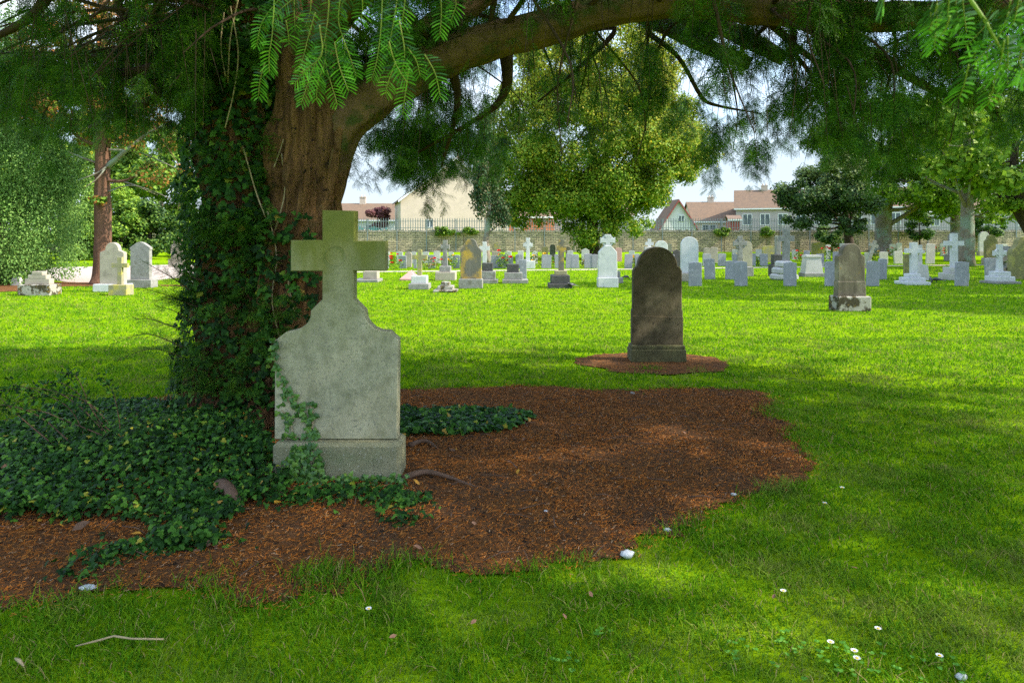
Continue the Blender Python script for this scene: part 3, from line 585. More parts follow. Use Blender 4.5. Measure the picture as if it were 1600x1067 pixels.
B_ = [[(1170,-40),(1165,20),(1160,80)],[(1230,-10),(1240,80),(1250,160)],[(1330,80),(1370,140),(1350,260),(1345,285)],[(1345,120),(1290,180),(1240,230)],[(1520,60),(1480,140),(1470,215)],[(1560,200),(1500,280),(1540,370)],[(1420,250),(1440,320),(1445,400)],[(1260,310),(1240,400),(1215,470)],[(1390,340),(1375,430),(1350,505)],[(1100,-30),(1110,30),(1090,90)],[(850,-40),(855,0),(855,30)],[(1600,250),(1560,330),(1510,400)],[(1450,60),(1400,180),(1290,300)],[(1300,200),(1290,280),(1310,370)],[(1590,30),(1600,140),(1570,200)],[(1170,80),(1150,140),(1120,180)],[(1480,180),(1430,260),(1370,330)]]
for _ in range(16):
    a_, b_ = random.uniform(1060, 1600), random.uniform(-60, 240); l_ = random.uniform(120, 210); dx_ = random.uniform(-60, 30)
    if a_ < 1250 and b_ > 60: b_ -= 120
    B_.append([(a_, b_), (a_+dx_*.4, b_+l_*.5), (a_+dx_, b_+l_)])
for k, a_ in enumerate(B_): shoot(zs(1100, a_), .92 + .05*((k*3) % 5), .028, .0034)
rbm.tube([loc(P(1100+q[0]/3.048, q[1]/3.048, .98)) for q in ((1240,-60),(1275,10),(1335,95),(1420,250))], [.003,.003,.0025,.0015], 6)
rbm.build('shoot_stems', MT['rib'], yew)['kind'] = 'stuff'
npmesh('old_needles', np.array(OV), np.array(OF), MT['yewold'], yew)['kind'] = 'stuff'
npmesh('needles', np.array(NV), np.array(NF), MT['yewnew'], yew)['kind'] = 'stuff'

# ------------------------------------------------------------------ ivy
def ivy_cloud(name, pos, nrm, sc, m, label, cat, parent=None):
    n_ = len(pos); D = np.cross(nrm, rvec(n_)) + [0, 0, -.35]; Vv, Ff = instance(IV, IF, pos, frames(D, nrm), sc)
    o = npmesh(name, Vv, Ff, m, parent); return o
n = 7500; t = rng.random(n); k = (t*(len(stemA)-28)).astype(int); a = rng.uniform(-math.pi*1.05, math.pi*.30, n)
cen = np.array([tuple(p[0]) for p in stemA])[k]; rad = np.array([p[1] for p in stemA])[k]
nr = np.stack([np.cos(a), np.sin(a), np.zeros(n)], 1); lump = .03 + .06*wob(cen[:,2]*.6, a*.5, 1) + rng.uniform(0, .09, n); cen[:,2] += rng.uniform(-.12,.12,n)
pos = cen + nr*(rad*1.12 + lump)[:, None]; pos[:, 2] = np.maximum(pos[:, 2], .03)
n2 = 1400; px = rng.uniform(395, 500, n2); py = rng.uniform(330, 640, n2); kk = (wob(px*.02, py*.02, 1) > .12) & (px < 500-.12*np.abs(py-450)) ; px, py = px[kk], py[kk]
p2 = np.array([tuple(P(a_, b_, 5.42+rng.uniform(-.04,.05))) for a_, b_ in zip(px, py)])
pos = np.concatenate([pos, p2]); nr = np.concatenate([nr, np.tile([0.1,-1,.1], (len(p2), 1))])
nr = nr + rng.normal(0, .35, nr.shape) + [0, 0, .35]
o = ivy_cloud('climbing_ivy', pos, nr, rng.uniform(.035, .068, len(pos)), MT['ivy'], '', ''); tag(o, 'dark glossy ivy climbing the left side of the big yew trunk', 'ivy', kind='stuff')
iv = MB()
for (pp) in ([(418,330),(432,400),(425,470),(440,540)],[(470,400),(450,430),(462,500)],[(380,230),(400,300),(415,340)],[(440,240),(445,300),(430,360)],[(360,10),(372,80),(366,140),(352,200)],[(372,0),(360,60),(356,130)],[(350,20),(345,70),(352,120)],[(452,190),(436,240),(428,262)]):
    sp_ = spline([tuple(P(a_, b_, 5.50)) for a_, b_ in pp], 6); iv.tube(sp_, .006, 5)
tag(iv.build('ivy_stems', MT['stick']), 'bare tan ivy stems twisting up the yew trunk', 'ivy', kind='stuff')
# ground ivy: the bed left of the tombstone
BED = smooth_poly([G(*p) for p in [(-260,700),(0,680),(90,650),(180,640),(260,640),(340,655),(405,690),(425,720),(428,750),(440,775),(436,785),(392,795),(350,830),(320,865),(265,862),(225,835),(150,815),(60,830),(0,820),(-260,860)]], 4)
BED2 = smooth_poly([G(*p) for p in [(560,640),(640,646),(740,645),(828,652),(822,668),(760,680),(680,684),(600,690),(540,680)]], 4)
a_ = np.array(BED); n = 60000; X = rng.uniform(a_[:,0].min(), a_[:,0].max(), n); Y = rng.uniform(a_[:,1].min(), a_[:,1].max(), n)
k = inpoly(X+.08*wob(X,Y,1.5), Y+.08*wob(Y,X,1.4), BED) & (rng.random(n) < .75+.5*wob(X, Y, .9)); X, Y = X[k], Y[k]
hh = .04 + .07*(.5+.5*wob(X, Y, .35)) + .12*np.exp(-((X+2.3)**2/.9+(Y-5.2)**2/.8)) + .06*np.exp(-((X+3)**2/1.5+(Y-4.6)**2/.6))
Z = hh*np.sqrt(rng.random(len(X))) + .02
pos = [np.stack([X, Y, Z], 1)]
a_ = np.array(BED2); n = 4200; X = rng.uniform(a_[:,0].min(), a_[:,0].max(), n); Y = rng.uniform(a_[:,1].min(), a_[:,1].max(), n); k = inpoly(X+.05*wob(X,Y,2), Y+.05*wob(Y,X,2), BED2); X, Y = X[k], Y[k]
pos2 = np.stack([X, Y, .015+.055*np.sqrt(rng.random(len(X)))], 1)
for (px, py, r, nn) in ((620,790,.10,140),(635,815,.06,60),(150,880,.10,90),(125,905,.06,30),(190,862,.07,60),(235,862,.10,110),(305,850,.12,160),(460,785,.11,170),(500,778,.13,190),(550,776,.12,150),(605,776,.08,100),(640,785,.07,110)):
    x, y = G(px, py); pos.append(np.stack([rng.normal(x, r, nn), rng.normal(y, r*.6, nn), rng.uniform(.01, .055, nn)], 1))
pos = np.concatenate(pos); nr = rng.normal(0, .42, pos.shape) + [0, -.35, 1]
o = ivy_cloud('ground_ivy', pos, nr, rng.uniform(.016, .046, len(pos)), MT['ivy'], '', ''); tag(o, 'thick bed of dark ivy spreading left of the stone cross', 'ivy', kind='stuff')
nr = rng.normal(0, .42, pos2.shape) + [0, -.35, 1]
o = ivy_cloud('ground_ivy', pos2, nr, rng.uniform(.035, .06, len(pos2)), MT['ivy'], '', ''); tag(o, 'low narrow patch of ivy on the soil right of the stone cross', 'ivy', kind='stuff')

# ------------------------------------------------------------------ gravestones
def arc(cx, cz, r, a0, a1, n=10, rz=None): rz = rz or r; return [(cx+r*math.cos(R(a0+(a1-a0)*i/n)), cz+rz*math.sin(R(a0+(a1-a0)*i/n))) for i in range(n+1)]
def o_plain(w, h): return [(-w/2, 0), (w/2, 0), (w/2, h-.02*w)] + [(w/2-w*i/8, h-.02*w+.07*w*math.sin(math.pi*i/8)) for i in range(1, 8)] + [(-w/2, h-.02*w)]
def o_round(w, h): return [(-w/2, 0), (w/2, 0)] + arc(0, h-w/2, w/2, 0, 180, 16)
def o_seg(w, h): return [(-w/2, 0), (w/2, 0)] + arc(0, h-w*.32, w/2, 0, 180, 14, w*.32)
def o_shoulder(w, h, k=.76, d=.30):   # round top between sloping shoulders
    r = w*k/2; z = h-r; s = h-r-w*.10
    return [(-w/2, 0), (w/2, 0), (w/2, s-w*.10), (w/2-.01*w, s-w*.03), (r+.01*w, s+w*.05)] + arc(0, z, r, 0, 180, 16) + [(-r-.01*w, s+w*.05), (-w/2+.01*w, s-w*.03), (-w/2, s-w*.10)]
def o_point(w, h): return [(-w/2, 0), (w/2, 0), (w/2, h-.42*w), (w/2+.03*w, h-.42*w), (w/2+.03*w, h-.30*w), (.18*w, h-.05*w), (0, h), (-.18*w, h-.05*w), (-w/2-.03*w, h-.30*w), (-w/2-.03*w, h-.42*w), (-w/2, h-.42*w)]
def o_gable(w, h): return [(-w/2, 0), (w/2, 0), (w/2, h-.28*w), (0, h), (-w/2, h-.28*w)]
def o_ogee(w, h):
    rgt = [(w*.5, h-.62*w), (w*.47, h-.50*w), (w*.36, h-.42*w), (w*.29, h-.30*w), (w*.26, h-.16*w), (w*.16, h-.04*w)]
    return [(-w/2, 0), (w/2, 0)] + rgt + [(0, h)] + [(-x, z) for x, z in reversed(rgt)]
def o_cross(w, h, t, za, th=None):    # t: shaft half width; za: arm centre height; th: arm half height
    th = th or t; return [(-t, 0), (t, 0), (t, za-th), (w/2, za-th), (w/2, za+th), (t, za+th), (t, h), (-t, h), (-t, za+th), (-w/2, za+th), (-w/2, za-th), (-t, za-th)]
def ring(mb, cx, cz, r0, r1, y0, y1, n=24):
    V = [];
    for i in range(n):
        a_ = 2*math.pi*i/n; c_, s_ = math.cos(a_), math.sin(a_)
        V += [(cx+r0*c_, y0, cz+r0*s_), (cx+r1*c_, y0, cz+r1*s_), (cx+r1*c_, y1, cz+r1*s_), (cx+r0*c_, y1, cz+r0*s_)]
    return mb.add(V, [(i*4+k, ((i+1) % n)*4+k, ((i+1) % n)*4+(k+1) % 4, i*4+(k+1) % 4) for i in range(n) for k in range(4)])
class Stone:
    """a monument read off the photo: x range, rows of its base parts, everything at the depth of its foot"""
    def __init__(s, name, label, cat, x0, x1, foot, thick=.12, rz=0, group=None):
        s.X, s.Y = G((x0+x1)/2, foot); s.k = s.Y/F; s.cx = (x0+x1)/2; s.foot = foot; s.t = thick
        s.o = thing(name, label, cat, (s.X, s.Y+thick*.5+.05, 0), rz, group)
    def z(s, py): return CH + (HY-py)*s.k
    def w(s, px): return px*s.k
    def base(s, x0, x1, ya, yb, m, depth=None, name='base', b=.012):
        d = depth or s.t*2.2; z0 = 0 if yb >= s.foot-.6 else s.z(yb)
        c_ = ((x0+x1)/2-s.cx)*s.k; w_ = s.w(x1-x0)
        return MB().box(c_-w_/2, c_+w_/2, -d/2, d/2, z0, s.z(ya), min(b, w_*.08)).build(name, m, s.o)
    def slab(s, x0, x1, ya, yb, fn, m, name='slab', t=None, b=.010, **kw):
        t = t or s.t; z0 = s.z(yb) if yb < s.foot-.6 else 0; h = s.z(ya)-z0; c_ = ((x0+x1)/2-s.cx)*s.k
        pts = [(x+c_, z+z0) for x, z in fn(s.w(x1-x0), h, **kw)]
        return MB().prism(pts, -t/2, t/2, min(b, t*.2)).build(name, m, s.o)

# the big cross headstone
h0 = Stone('cross_headstone', 'large weathered stone cross headstone wrapped by ivy beside the yew', 'headstone', 424, 620, 752, .11)
k = h0.k; zz = lambda y: h0.z(y); xx = lambda x: (x-522)*k
rc = [xx(549)]
pts = [(424.5,690),(618.5,690),(619.5,600),(620,533),(606,520)] + [(600,519.5),(590,518.5),(581,514),(573,507),(568,498),(567,487)] + [(549.5,469),(549.5,424),(599.5,424),(600,376.5),(551,376.5),(551.5,329),(500,328),(500,375),(450,375.5),(450,424.5),(500,424.5),(500,469),(482,486.5)] + [(481,498),(476,507),(468,513),(460,517),(448,519.5),(442,521),(425.5,534),(425,600)]
pl = [(xx(a_), zz(b_)) for a_, b_ in pts]
MB().prism(pl, -.055, .05, .006).build('slab', MT['heroS'], h0.o)
MB().box(xx(427), xx(626), -.13, .13, 0, zz(691), .022).build('base', MT['heroB'], h0.o)
rb = MB(); ring(rb, xx(522), zz(400), .062, .066, -.0575, -.054, 32); rb.build('carved_circle', MT['heroS'], h0.o)
# ivy on it
vn = thing('ivy_vine', 'single ivy vine climbing the face of the big stone cross', 'ivy', (h0.X, h0.Y-.02, 0))
yv = h0.Y - .02; yf = h0.Y + .105 - .055 - .014
vm = MB(); lp = []
def vine(pts_, dens=1.0):
    sp_ = spline([((a_-800)*yf/F, yf, CH+(HY-b_)*yf/F) for a_, b_ in pts_], 7); vm.tube([Vector(q)-Vector(vn.location) for q in sp_], .0028, 5)
    for q in sp_:
        for _ in range(2):
            if rn.random() < dens: lp.append(np.array(q) + [rn.normal(0, .016), -.008, rn.normal(0, .014)])
vine([(470,745),(474,700),(488,660),(470,648),(452,628),(442,600),(432,575),(428,550),(430,530)], .75); vine([(474,700),(460,680),(452,655),(440,640)], .7); vine([(480,690),(478,660),(462,630),(455,612)], .8); vine([(488,670),(490,650),(484,630)], .6); vine([(465,720),(450,700),(446,680)], .5); vine([(470,745),(480,720),(486,690),(490,676)], .9)
vm.build('stem', MT['stick'], vn)
for _ in range(230):
    a_, b_ = rn.uniform(440, 505), rn.uniform(695, 752); 
    if abs(a_-475) < 14 + (b_-690)*.55: yb = h0.Y - .03 - rn.uniform(0, .05); lp.append(np.array([(a_-800)*yb/F, yb, CH+(HY-b_)*yb/F]))
for _ in range(210):
    a_, b_ = rn.uniform(428, 640), rn.uniform(742, 772); yb = h0.Y - .04 - rn.uniform(0, .10); lp.append(np.array([(a_-800)*yb/F, yb, max(.01, CH+(HY-b_)*yb/F)]))
lp = np.array(lp) - np.array(vn.location); nr = rng.normal(0, .3, lp.shape) + [0, -1, .25]
Vv, Ff = instance(IV, IF, lp, frames(np.cross(nr, rvec(len(lp)))+[0,0,-.3], nr), rng.uniform(.022, .042, len(lp))); npmesh('leaves', Vv, Ff, MT['vine'], vn)

# the dark round-topped stone
d0 = Stone('round_headstone', 'dark brown round topped headstone standing in a bare earth patch', 'headstone', 989, 1069, 566, .16)
k = d0.k; q = lambda a_, b_: ((a_-1029)*k, d0.z(b_))
pts = [q(989.5,541),q(1069,541),q(1069,487),q(1067.5,484),q(1067.5,424),q(1065,419),q(1060.5,416)] + [q(1029.5+31*math.cos(R(t_)), 418-32*math.sin(R(t_))) for t_ in range(4, 180, 8)] + [q(998,416),q(994,419),q(991.5,424),q(991,484),q(989.5,487)]
MB().prism(pts, -.07, .07, .008).build('slab', MT['brownS'], d0.o)
MB().prism([q(989.5,543),q(1069,543),q(1069,496),q(989.5,494)], -.082, -.069, .004).build('lower_panel', MT['brownS'], d0.o)
MB().box(q(986,0)[0], q(1072,0)[0], -.16, .16, 0, d0.z(546), .01).box(q(987,0)[0], q(1071,0)[0], -.135, .135, d0.z(546)-.003, d0.z(540), .01).build('base', MT['brownB'], d0.o)

HS, CR = 'headstone', 'cross'
# left group
s = Stone('stepped_headstone', 'small stepped headstone on a lichen blotched base near the green conifer', HS, 30, 80, 462, .25)
s.base(30, 80, 445, 462, MT['mossy'], .5); st = MB(); 
for i, (a_, b_, c_) in enumerate(((35,74,436),(40,69,430),(46,63,424.5))): st.box((a_-55)*s.k, (b_-55)*s.k, -.1, .1, s.z((445,436,430)[i])-.002, s.z(c_), .012)
st.build('slab', MT['warm'], s.o)
s = Stone('shouldered_headstone', 'tall pale round shouldered headstone right beside the reddish conifer trunk', HS, 147, 200, 456, .16); s.base(147, 198, 444, 456, MT['white'], .4); s.slab(154, 192, 379, 444, o_shoulder, MT['warm'], k=.55)
s = Stone('small_cross', 'small lichened stone cross in front of the pale shouldered headstone', CR, 171, 200, 462, .12); s.base(171, 200, 445, 462, MT['lichen'], .35); s.slab(171.5, 197, 402, 445, o_cross, MT['lichen'], t=.09, name='cross', **dict(t_=0) if False else {}) if False else None
def crossS(s, x0, x1, ya, yb, yc, tw, m, ha=None, thick=.09, name='cross', arm=None):   # yc arm centre row, tw shaft width px
    z0 = s.z(yb) if yb < s.foot-.6 else 0; c_ = ((x0+x1)/2-s.cx)*s.k; h = s.z(ya)-z0
    pts = [(x+c_, z+z0) for x, z in o_cross(s.w(x1-x0), h, s.w(tw)/2, s.z(yc)-z0, s.w(arm or tw)/2)]
    return MB().prism(pts, -thick/2, thick/2, .006).build(name, m, s.o)
def celtic(s, cxp, ya, yb, yc, span, tw, m, thick=.12, rr_=None):
    z0 = s.z(yb) if yb < s.foot-.6 else 0; c_ = (cxp-s.cx)*s.k; h = s.z(ya)-z0; k_ = s.k
    t_ = tw*k_/2; w_ = span*k_/2; zc = s.z(yc)-z0; b_ = t_*1.15
    pts = [(-t_*1.3, 0), (t_*1.3, 0), (t_*.9, zc-w_*.75), (t_*.8, zc-t_*.8), (w_*.8, zc-t_*.8), (w_, zc-b_), (w_, zc+b_), (w_*.8, zc+t_*.8), (t_*.8, zc+t_*.8), (b_, h*.985), (b_, h), (-b_, h), (-b_, h*.985), (-t_*.8, zc+t_*.8), (-w_*.8, zc+t_*.8), (-w_, zc+b_), (-w_, zc-b_), (-w_*.8, zc-t_*.8), (-t_*.8, zc-t_*.8), (-t_*.9, zc-w_*.75)]
    mb = MB().prism([(x+c_, z+z0) for x, z in pts], -thick/2, thick/2, .006); r_ = (rr_ or .74)*w_
    ring(mb, c_, zc+z0, r_*.78, r_*1.12, -thick*.32, thick*.32); return mb.build('cross', m, s.o)
crossS(s, 171.5, 197, 402, 445, 415, 7, MT['lichen'])
s = Stone('pointed_headstone', 'grey stained pointed headstone right of the reddish conifer trunk', HS, 197, 238, 450, .16); s.base(197, 238, 437, 450, MT['granite'], .4); s.slab(202, 232, 378, 437, o_point, MT['granite'])
s = Stone('ornate_headstone', 'far ornate brown headstone beyond the driveway by the hedge', HS, 264, 288, 417, .3); s.base(264, 288, 405, 417, MT['warm'], .6); s.slab(266, 284, 376, 405, o_shoulder, MT['warm'], k=.5, t=.3); s.slab(270, 280, 371, 381, o_gable, MT['ochre'], t=.34, name='finial')
s = Stone('grave_plinth', 'low grey stone base half hidden behind the ivy clad trunk', 'grave base', 288, 312, 448, .3); s.base(288, 312, 428, 448, MT['granite'], .4)
s = Stone('low_headstone', 'low pale headstone tucked under the green conifer', HS, 15, 29, 447, .15); s.slab(15, 29, 433, 447, o_round, MT['slabpale'])
# centre
s = Stone('broken_plinth', 'worn brown stump base just right of the stone cross arm', 'grave base', 553, 592, 441, .4); s.base(554, 592, 436.5, 441, MT['granite'], .9, 'step'); s.base(567, 589, 424, 436.5, MT['warm'], .45)
s = Stone('coped_stone', 'low pink granite coped stone with a pointed ridge', 'grave marker', 624, 652, 438.5, .6); w_ = s.w(27)/2
MB().box(-w_, w_, -.4, .4, 0, .06).add([(-w_,-.4,.06),(w_,-.4,.06),(w_,.4,.06),(-w_,.4,.06),(.05,-.1,s.z(423)),(.05,.2,s.z(423))], [(0,1,4),(1,2,5,4),(2,3,5),(3,0,4,5)]).build('block', MT['pink'], s.o)
s = Stone('lichened_cross', 'yellow green lichened cross on a two step pale plinth', CR, 639, 671, 452, .14); s.base(639.5, 671, 443, 452, MT['granite'], .6, 'step'); s.base(643, 667, 431, 443, MT['white'], .42); crossS(s, 643, 667, 390, 431, 402, 7, MT['lichen'])
s = Stone('rubble_plinth', 'dark mossy rubble stub in the open lawn', 'grave base', 677, 714, 457, .4)
rb = MB()
for i, (a_, b_, c_, d_) in enumerate(((677,714,457,453),(683,708,453.3,447),(688,702,447.4,441))): rb.box((a_-695.5)*s.k, (b_-695.5)*s.k, -.35+.09*i, .35-.09*i, max(0, s.z(c_)), s.z(d_), .02)
rb.build('rubble', MT['mossy'], s.o)
s = Stone('celtic_cross', 'brown celtic cross with a pale rimmed ring left of the ochre streaked headstone', CR, 681, 712, 438, .16); s.base(681, 712, 425, 438, MT['warm'], .7, 'step'); s.base(687, 704, 416, 425, MT['granite'], .45); celtic(s, 695, 375.5, 416, 386, 14, 6.5, MT['granite'])
s = Stone('ogee_headstone', 'tall grey curved headstone with an ochre lichen streak', HS, 717, 754, 451, .16); s.base(717, 754, 436, 451, MT['granite'], .4); s.slab(719, 752, 373, 436, o_ogee, MT['ochre'])
s = Stone('grave_stub', 'dark rough stub on a pale two step plinth next to the ochre headstone', 'grave base', 751, 778, 443, .3); s.base(751, 778, 437, 443, MT['granite'], .7, 'step'); s.base(752, 774, 424, 437, MT['granite'], .5); s.base(753, 770, 411, 424, MT['darkS'], .3, 'stub')
s = Stone('white_cross', 'plain white cross right behind the ochre streaked headstone', CR, 749, 765, 420, .12); crossS(s, 749, 765, 378, 420, 388, 6.5, MT['white'])
s = Stone('small_celtic_cross', 'small yellow lichened celtic cross head on a squat block', CR, 767, 784, 410, .16); s.base(768, 782, 393, 410, MT['warm'], .3); celtic(s, 775, 379, 393, 386, 13, 7, MT['lichen'])
s = Stone('grave_stub', 'dark stub on a broad pale plinth right of centre lawn cypress', 'grave base', 785, 825, 443, .3); s.base(785, 825, 437, 443, MT['granite'], .7, 'step'); s.base(788, 816, 426, 437, MT['granite'], .5); s.base(792, 811, 413, 426, MT['darkS'], .3, 'stub')
s = Stone('slab_headstone', 'grey slab headstone touching the broad plinth of the dark stub', HS, 812, 823, 438, .08); s.slab(812, 823, 406, 438, o_plain, MT['slab'])
s = Stone('white_celtic_cross', 'white celtic cross on a tapered base beyond the path before the stone wall', CR, 822, 836, 420, .16); s.base(819, 836, 408, 420, MT['white'], .4); celtic(s, 825, 372, 408, 383, 15, 5.5, MT['white'])
s = Stone('tall_cross', 'tall brown cross on dark steps with a crow at its foot', CR, 857, 893, 450, .2); s.base(857, 893, 443, 450, MT['darkS'], .8, 'step'); s.base(861, 890, 430, 443, MT['darkS'], .6, 'step'); s.base(867, 886, 423, 430, MT['lichen'], .4); crossS(s, 870, 885, 375, 423, 388, 8.5, MT['ochre'], thick=.14, arm=7)
s = Stone('cross_topped_headstone', 'white headstone topped by a celtic cross with four holes', HS, 935, 966, 449.5, .2); s.base(934.5, 966, 434, 449.5, MT['white'], .36); s.slab(935.5, 965, 384, 434, lambda w, h: [(-w/2, 0), (w/2, 0), (w/2-.01, h*.80), (w*.36, h*.88), (w*.16, h), (-w*.16, h), (-w*.36, h*.88), (-w/2+.01, h*.80)], MT['white']); celtic(s, 950.5, 366.5, 389, 376, 23, 8.5, MT['white'], .14)
s = Stone('stepped_plinth', 'little grey plinth right behind the white cross topped headstone', 'grave base', 964, 974, 443, .3); s.base(962, 974, 434, 443, MT['granite'], .4); s.base(965, 970, 424, 434, MT['granite'], .2, 'stub')
s = Stone('arched_headstone', 'big white arched headstone right of the dark brown headstone', HS, 1063, 1093, 440, .14); s.base(1064, 1093, 427, 440, MT['warm'], .36); s.slab(1065, 1092, 370, 427, o_round, MT['white'])
s = Stone('celtic_cross', 'grey celtic cross rising behind two grey slabs, pointed arms in a wheel', CR, 1146, 1177, 432, .16); s.base(1148, 1176, 417, 432, MT['granite'], .5); celtic(s, 1158, 369, 417, 381, 21, 7, MT['granite'])
s = Stone('obelisk_cross', 'dark slender monument on a black block left of the rugged cross', 'monument', 1207, 1226, 432, .2); s.base(1206, 1226, 414, 432, MT['darkS'], .5, 'step'); s.base(1209, 1224, 398, 414, MT['darkS'], .35); s.slab(1214, 1221, 369, 398, o_plain, MT['granite'], name='shaft')
s = Stone('rugged_cross', 'rugged rock textured cross on a heap of boulders', CR, 1209, 1246, 438, .2); crossS(s, 1219, 1243, 357, 414, 373, 10, MT['granite'], thick=.16, arm=9)
rb = MB(); rq = random.Random(3)
for (a_, b_, c_, d_) in ((1209,1226,438,428),(1224,1246,438,428),(1212,1230,429,418),(1226,1243,429,417),(1217,1238,418.5,408)):
    rb.box((a_-1227.5)*s.k, (b_-1227.5)*s.k, -.3, .3, max(0, s.z(c_)), s.z(d_), .06)
rb.build('boulders', MT['slabpale'], s.o)
s = Stone('tapered_plinth', 'pale tapered stone plinth with a moulded cap', 'grave base', 1256, 1289, 433, .4); MB().box(-s.w(15.5), s.w(15.5), -.3, .3, 0, s.z(427), .01).build('step', MT['granite'], s.o)
MB().box(-s.w(14), s.w(14), -.25, .25, s.z(427)-.002, s.z(402), top=.78).box(-s.w(12), s.w(12), -.22, .22, s.z(403), s.z(399), .01).build('block', MT['slabpale'], s.o)
s = Stone('mossy_headstone', 'brown shouldered headstone on a moss blackened base alone on the lawn', HS, 1307, 1360, 487, .22); s.base(1307, 1360, 463, 487, MT['mossy'], .42, b=.02); s.slab(1311, 1356, 440, 463, lambda w, h: [(-w/2,0),(w/2,0),(w/2-.012,h),(-w/2+.012,h)], MT['streak'], t=.2, name='lower_panel'); s.slab(1312.5, 1354.5, 380.6, 441, o_shoulder, MT['streak'], t=.18, k=.70)
s = Stone('leaning_cross', 'thin stone cross leaning right behind the mossy based headstone', CR, 1348, 1362, 420, .1, rz=0); crossS(s, 1348, 1362, 374, 420, 382, 5, MT['granite']); s.o.rotation_euler = (0, R(18), 0)
s = Stone('mossy_slab', 'narrow olive mossed upright stone left of the white cross', HS, 1414, 1425, 431, .12); s.slab(1414.5, 1424, 397, 431, o_seg, MT['olive'])
s = Stone('white_cross', 'white cross on three white steps left of the crows', CR, 1411, 1447, 445, .16); s.base(1411, 1447, 440, 445, MT['white'], .8, 'step'); s.base(1416, 1442, 434, 440, MT['white'], .6, 'step'); s.base(1421, 1437, 428, 434, MT['white'], .4); crossS(s, 1418, 1444, 379, 428, 392, 10, MT['white'], thick=.13, arm=7.5)
s = Stone('cross_on_plinth', 'pale small cross on a tapered cream plinth just behind the stepped white cross', CR, 1434, 1451, 438, .2); MB().box(-s.w(8), s.w(8), -.25, .25, 0, s.z(414), top=.75).build('base', MT['slabpale'], s.o); crossS(s, 1435, 1448, 383, 414, 394, 5, MT['slabpale'])
s = Stone('tall_white_cross', 'tallest plain white cross on a two step cream base', CR, 1480, 1511, 438, .2); s.base(1478, 1511, 427, 438, MT['slabpale'], .6, 'step'); s.base(1483, 1507, 418, 427, MT['slabpale'], .45); crossS(s, 1480, 1509, 365, 418, 380.5, 9, MT['white'], thick=.16, arm=7.5)
s = Stone('round_monument', 'dark rounded monument behind the tallest white cross', HS, 1483, 1508, 408, .3); s.base(1482, 1509, 398, 408, MT['granite'], .6); s.slab(1486, 1505, 363, 398, o_round, MT['granite'], t=.3)
s = Stone('arched_headstone', 'pale arched headstone by the wall left of the tan curved headstone', HS, 1530, 1548, 400, .2); s.base(1530, 1548, 393, 400, MT['warm'], .4); s.slab(1531, 1547, 362, 393, o_round, MT['slabpale'], t=.2)
s = Stone('tan_headstone', 'tan streaked curved headstone behind the grey slab at the right', HS, 1541, 1562, 413, .25); s.base(1540, 1563, 403, 413, MT['warm'], .4); s.slab(1542, 1561, 367, 403, o_ogee, MT['olive'], t=.22)
s = Stone('small_white_celtic_cross', 'small white celtic cross on three grey steps at the far right', CR, 1547, 1587, 443.5, .16); s.base(1547, 1587, 439.5, 443.5, MT['granite'], .8, 'step'); s.base(1552, 1581, 432, 439.5, MT['white'], .6, 'step'); s.base(1556, 1577, 424.5, 432, MT['white'], .45); celtic(s, 1566, 382, 424.5, 396, 19, 7, MT['white'])
s = Stone('broken_monument', 'leaning slabs of a collapsed grey monument at the far right', 'monument', 1572, 1592, 435, .4); rb = MB()
for (a_, z0_, z1_, t_) in ((-.2,0,.35,.1),(.1,.3,.62,-.12),(-.05,.6,.95,.15),(.18,.9,1.2,-.1)):
    rb.add([(a_-.3, -.2, z0_), (a_+.25, -.2, z0_+t_), (a_+.25, .2, z0_+t_), (a_-.3, .2, z0_), (a_-.28, -.2, z1_), (a_+.3, -.2, z1_+t_), (a_+.3, .2, z1_+t_), (a_-.28, .2, z1_)], [(0,3,2,1),(4,5,6,7),(0,1,5,4),(1,2,6,5),(2,3,7,6),(3,0,4,7)])
rb.build('fallen_slabs', MT['granite'], s.o)
s = Stone('mossy_pointed_headstone', 'broad olive mossed headstone cut by the right edge of the view', HS, 1583, 1625, 437, .25); s.slab(1583, 1625, 369, 437, o_ogee, MT['olive'], t=.25)
s = Stone('cross_headstone_far', 'white cross peeping up behind the dark brown headstone', CR, 1007, 1027, 418, .2); s.base(1008, 1028, 386, 418, MT['slabpale'], .3); crossS(s, 1009, 1022, 373.5, 386, 381, 5, MT['white'])
s = Stone('rounded_headstone', 'white round topped headstone peeping over the dark brown headstone', HS, 1024, 1044, 420, .15); s.slab(1024, 1044, 376, 420, o_round, MT['white'])
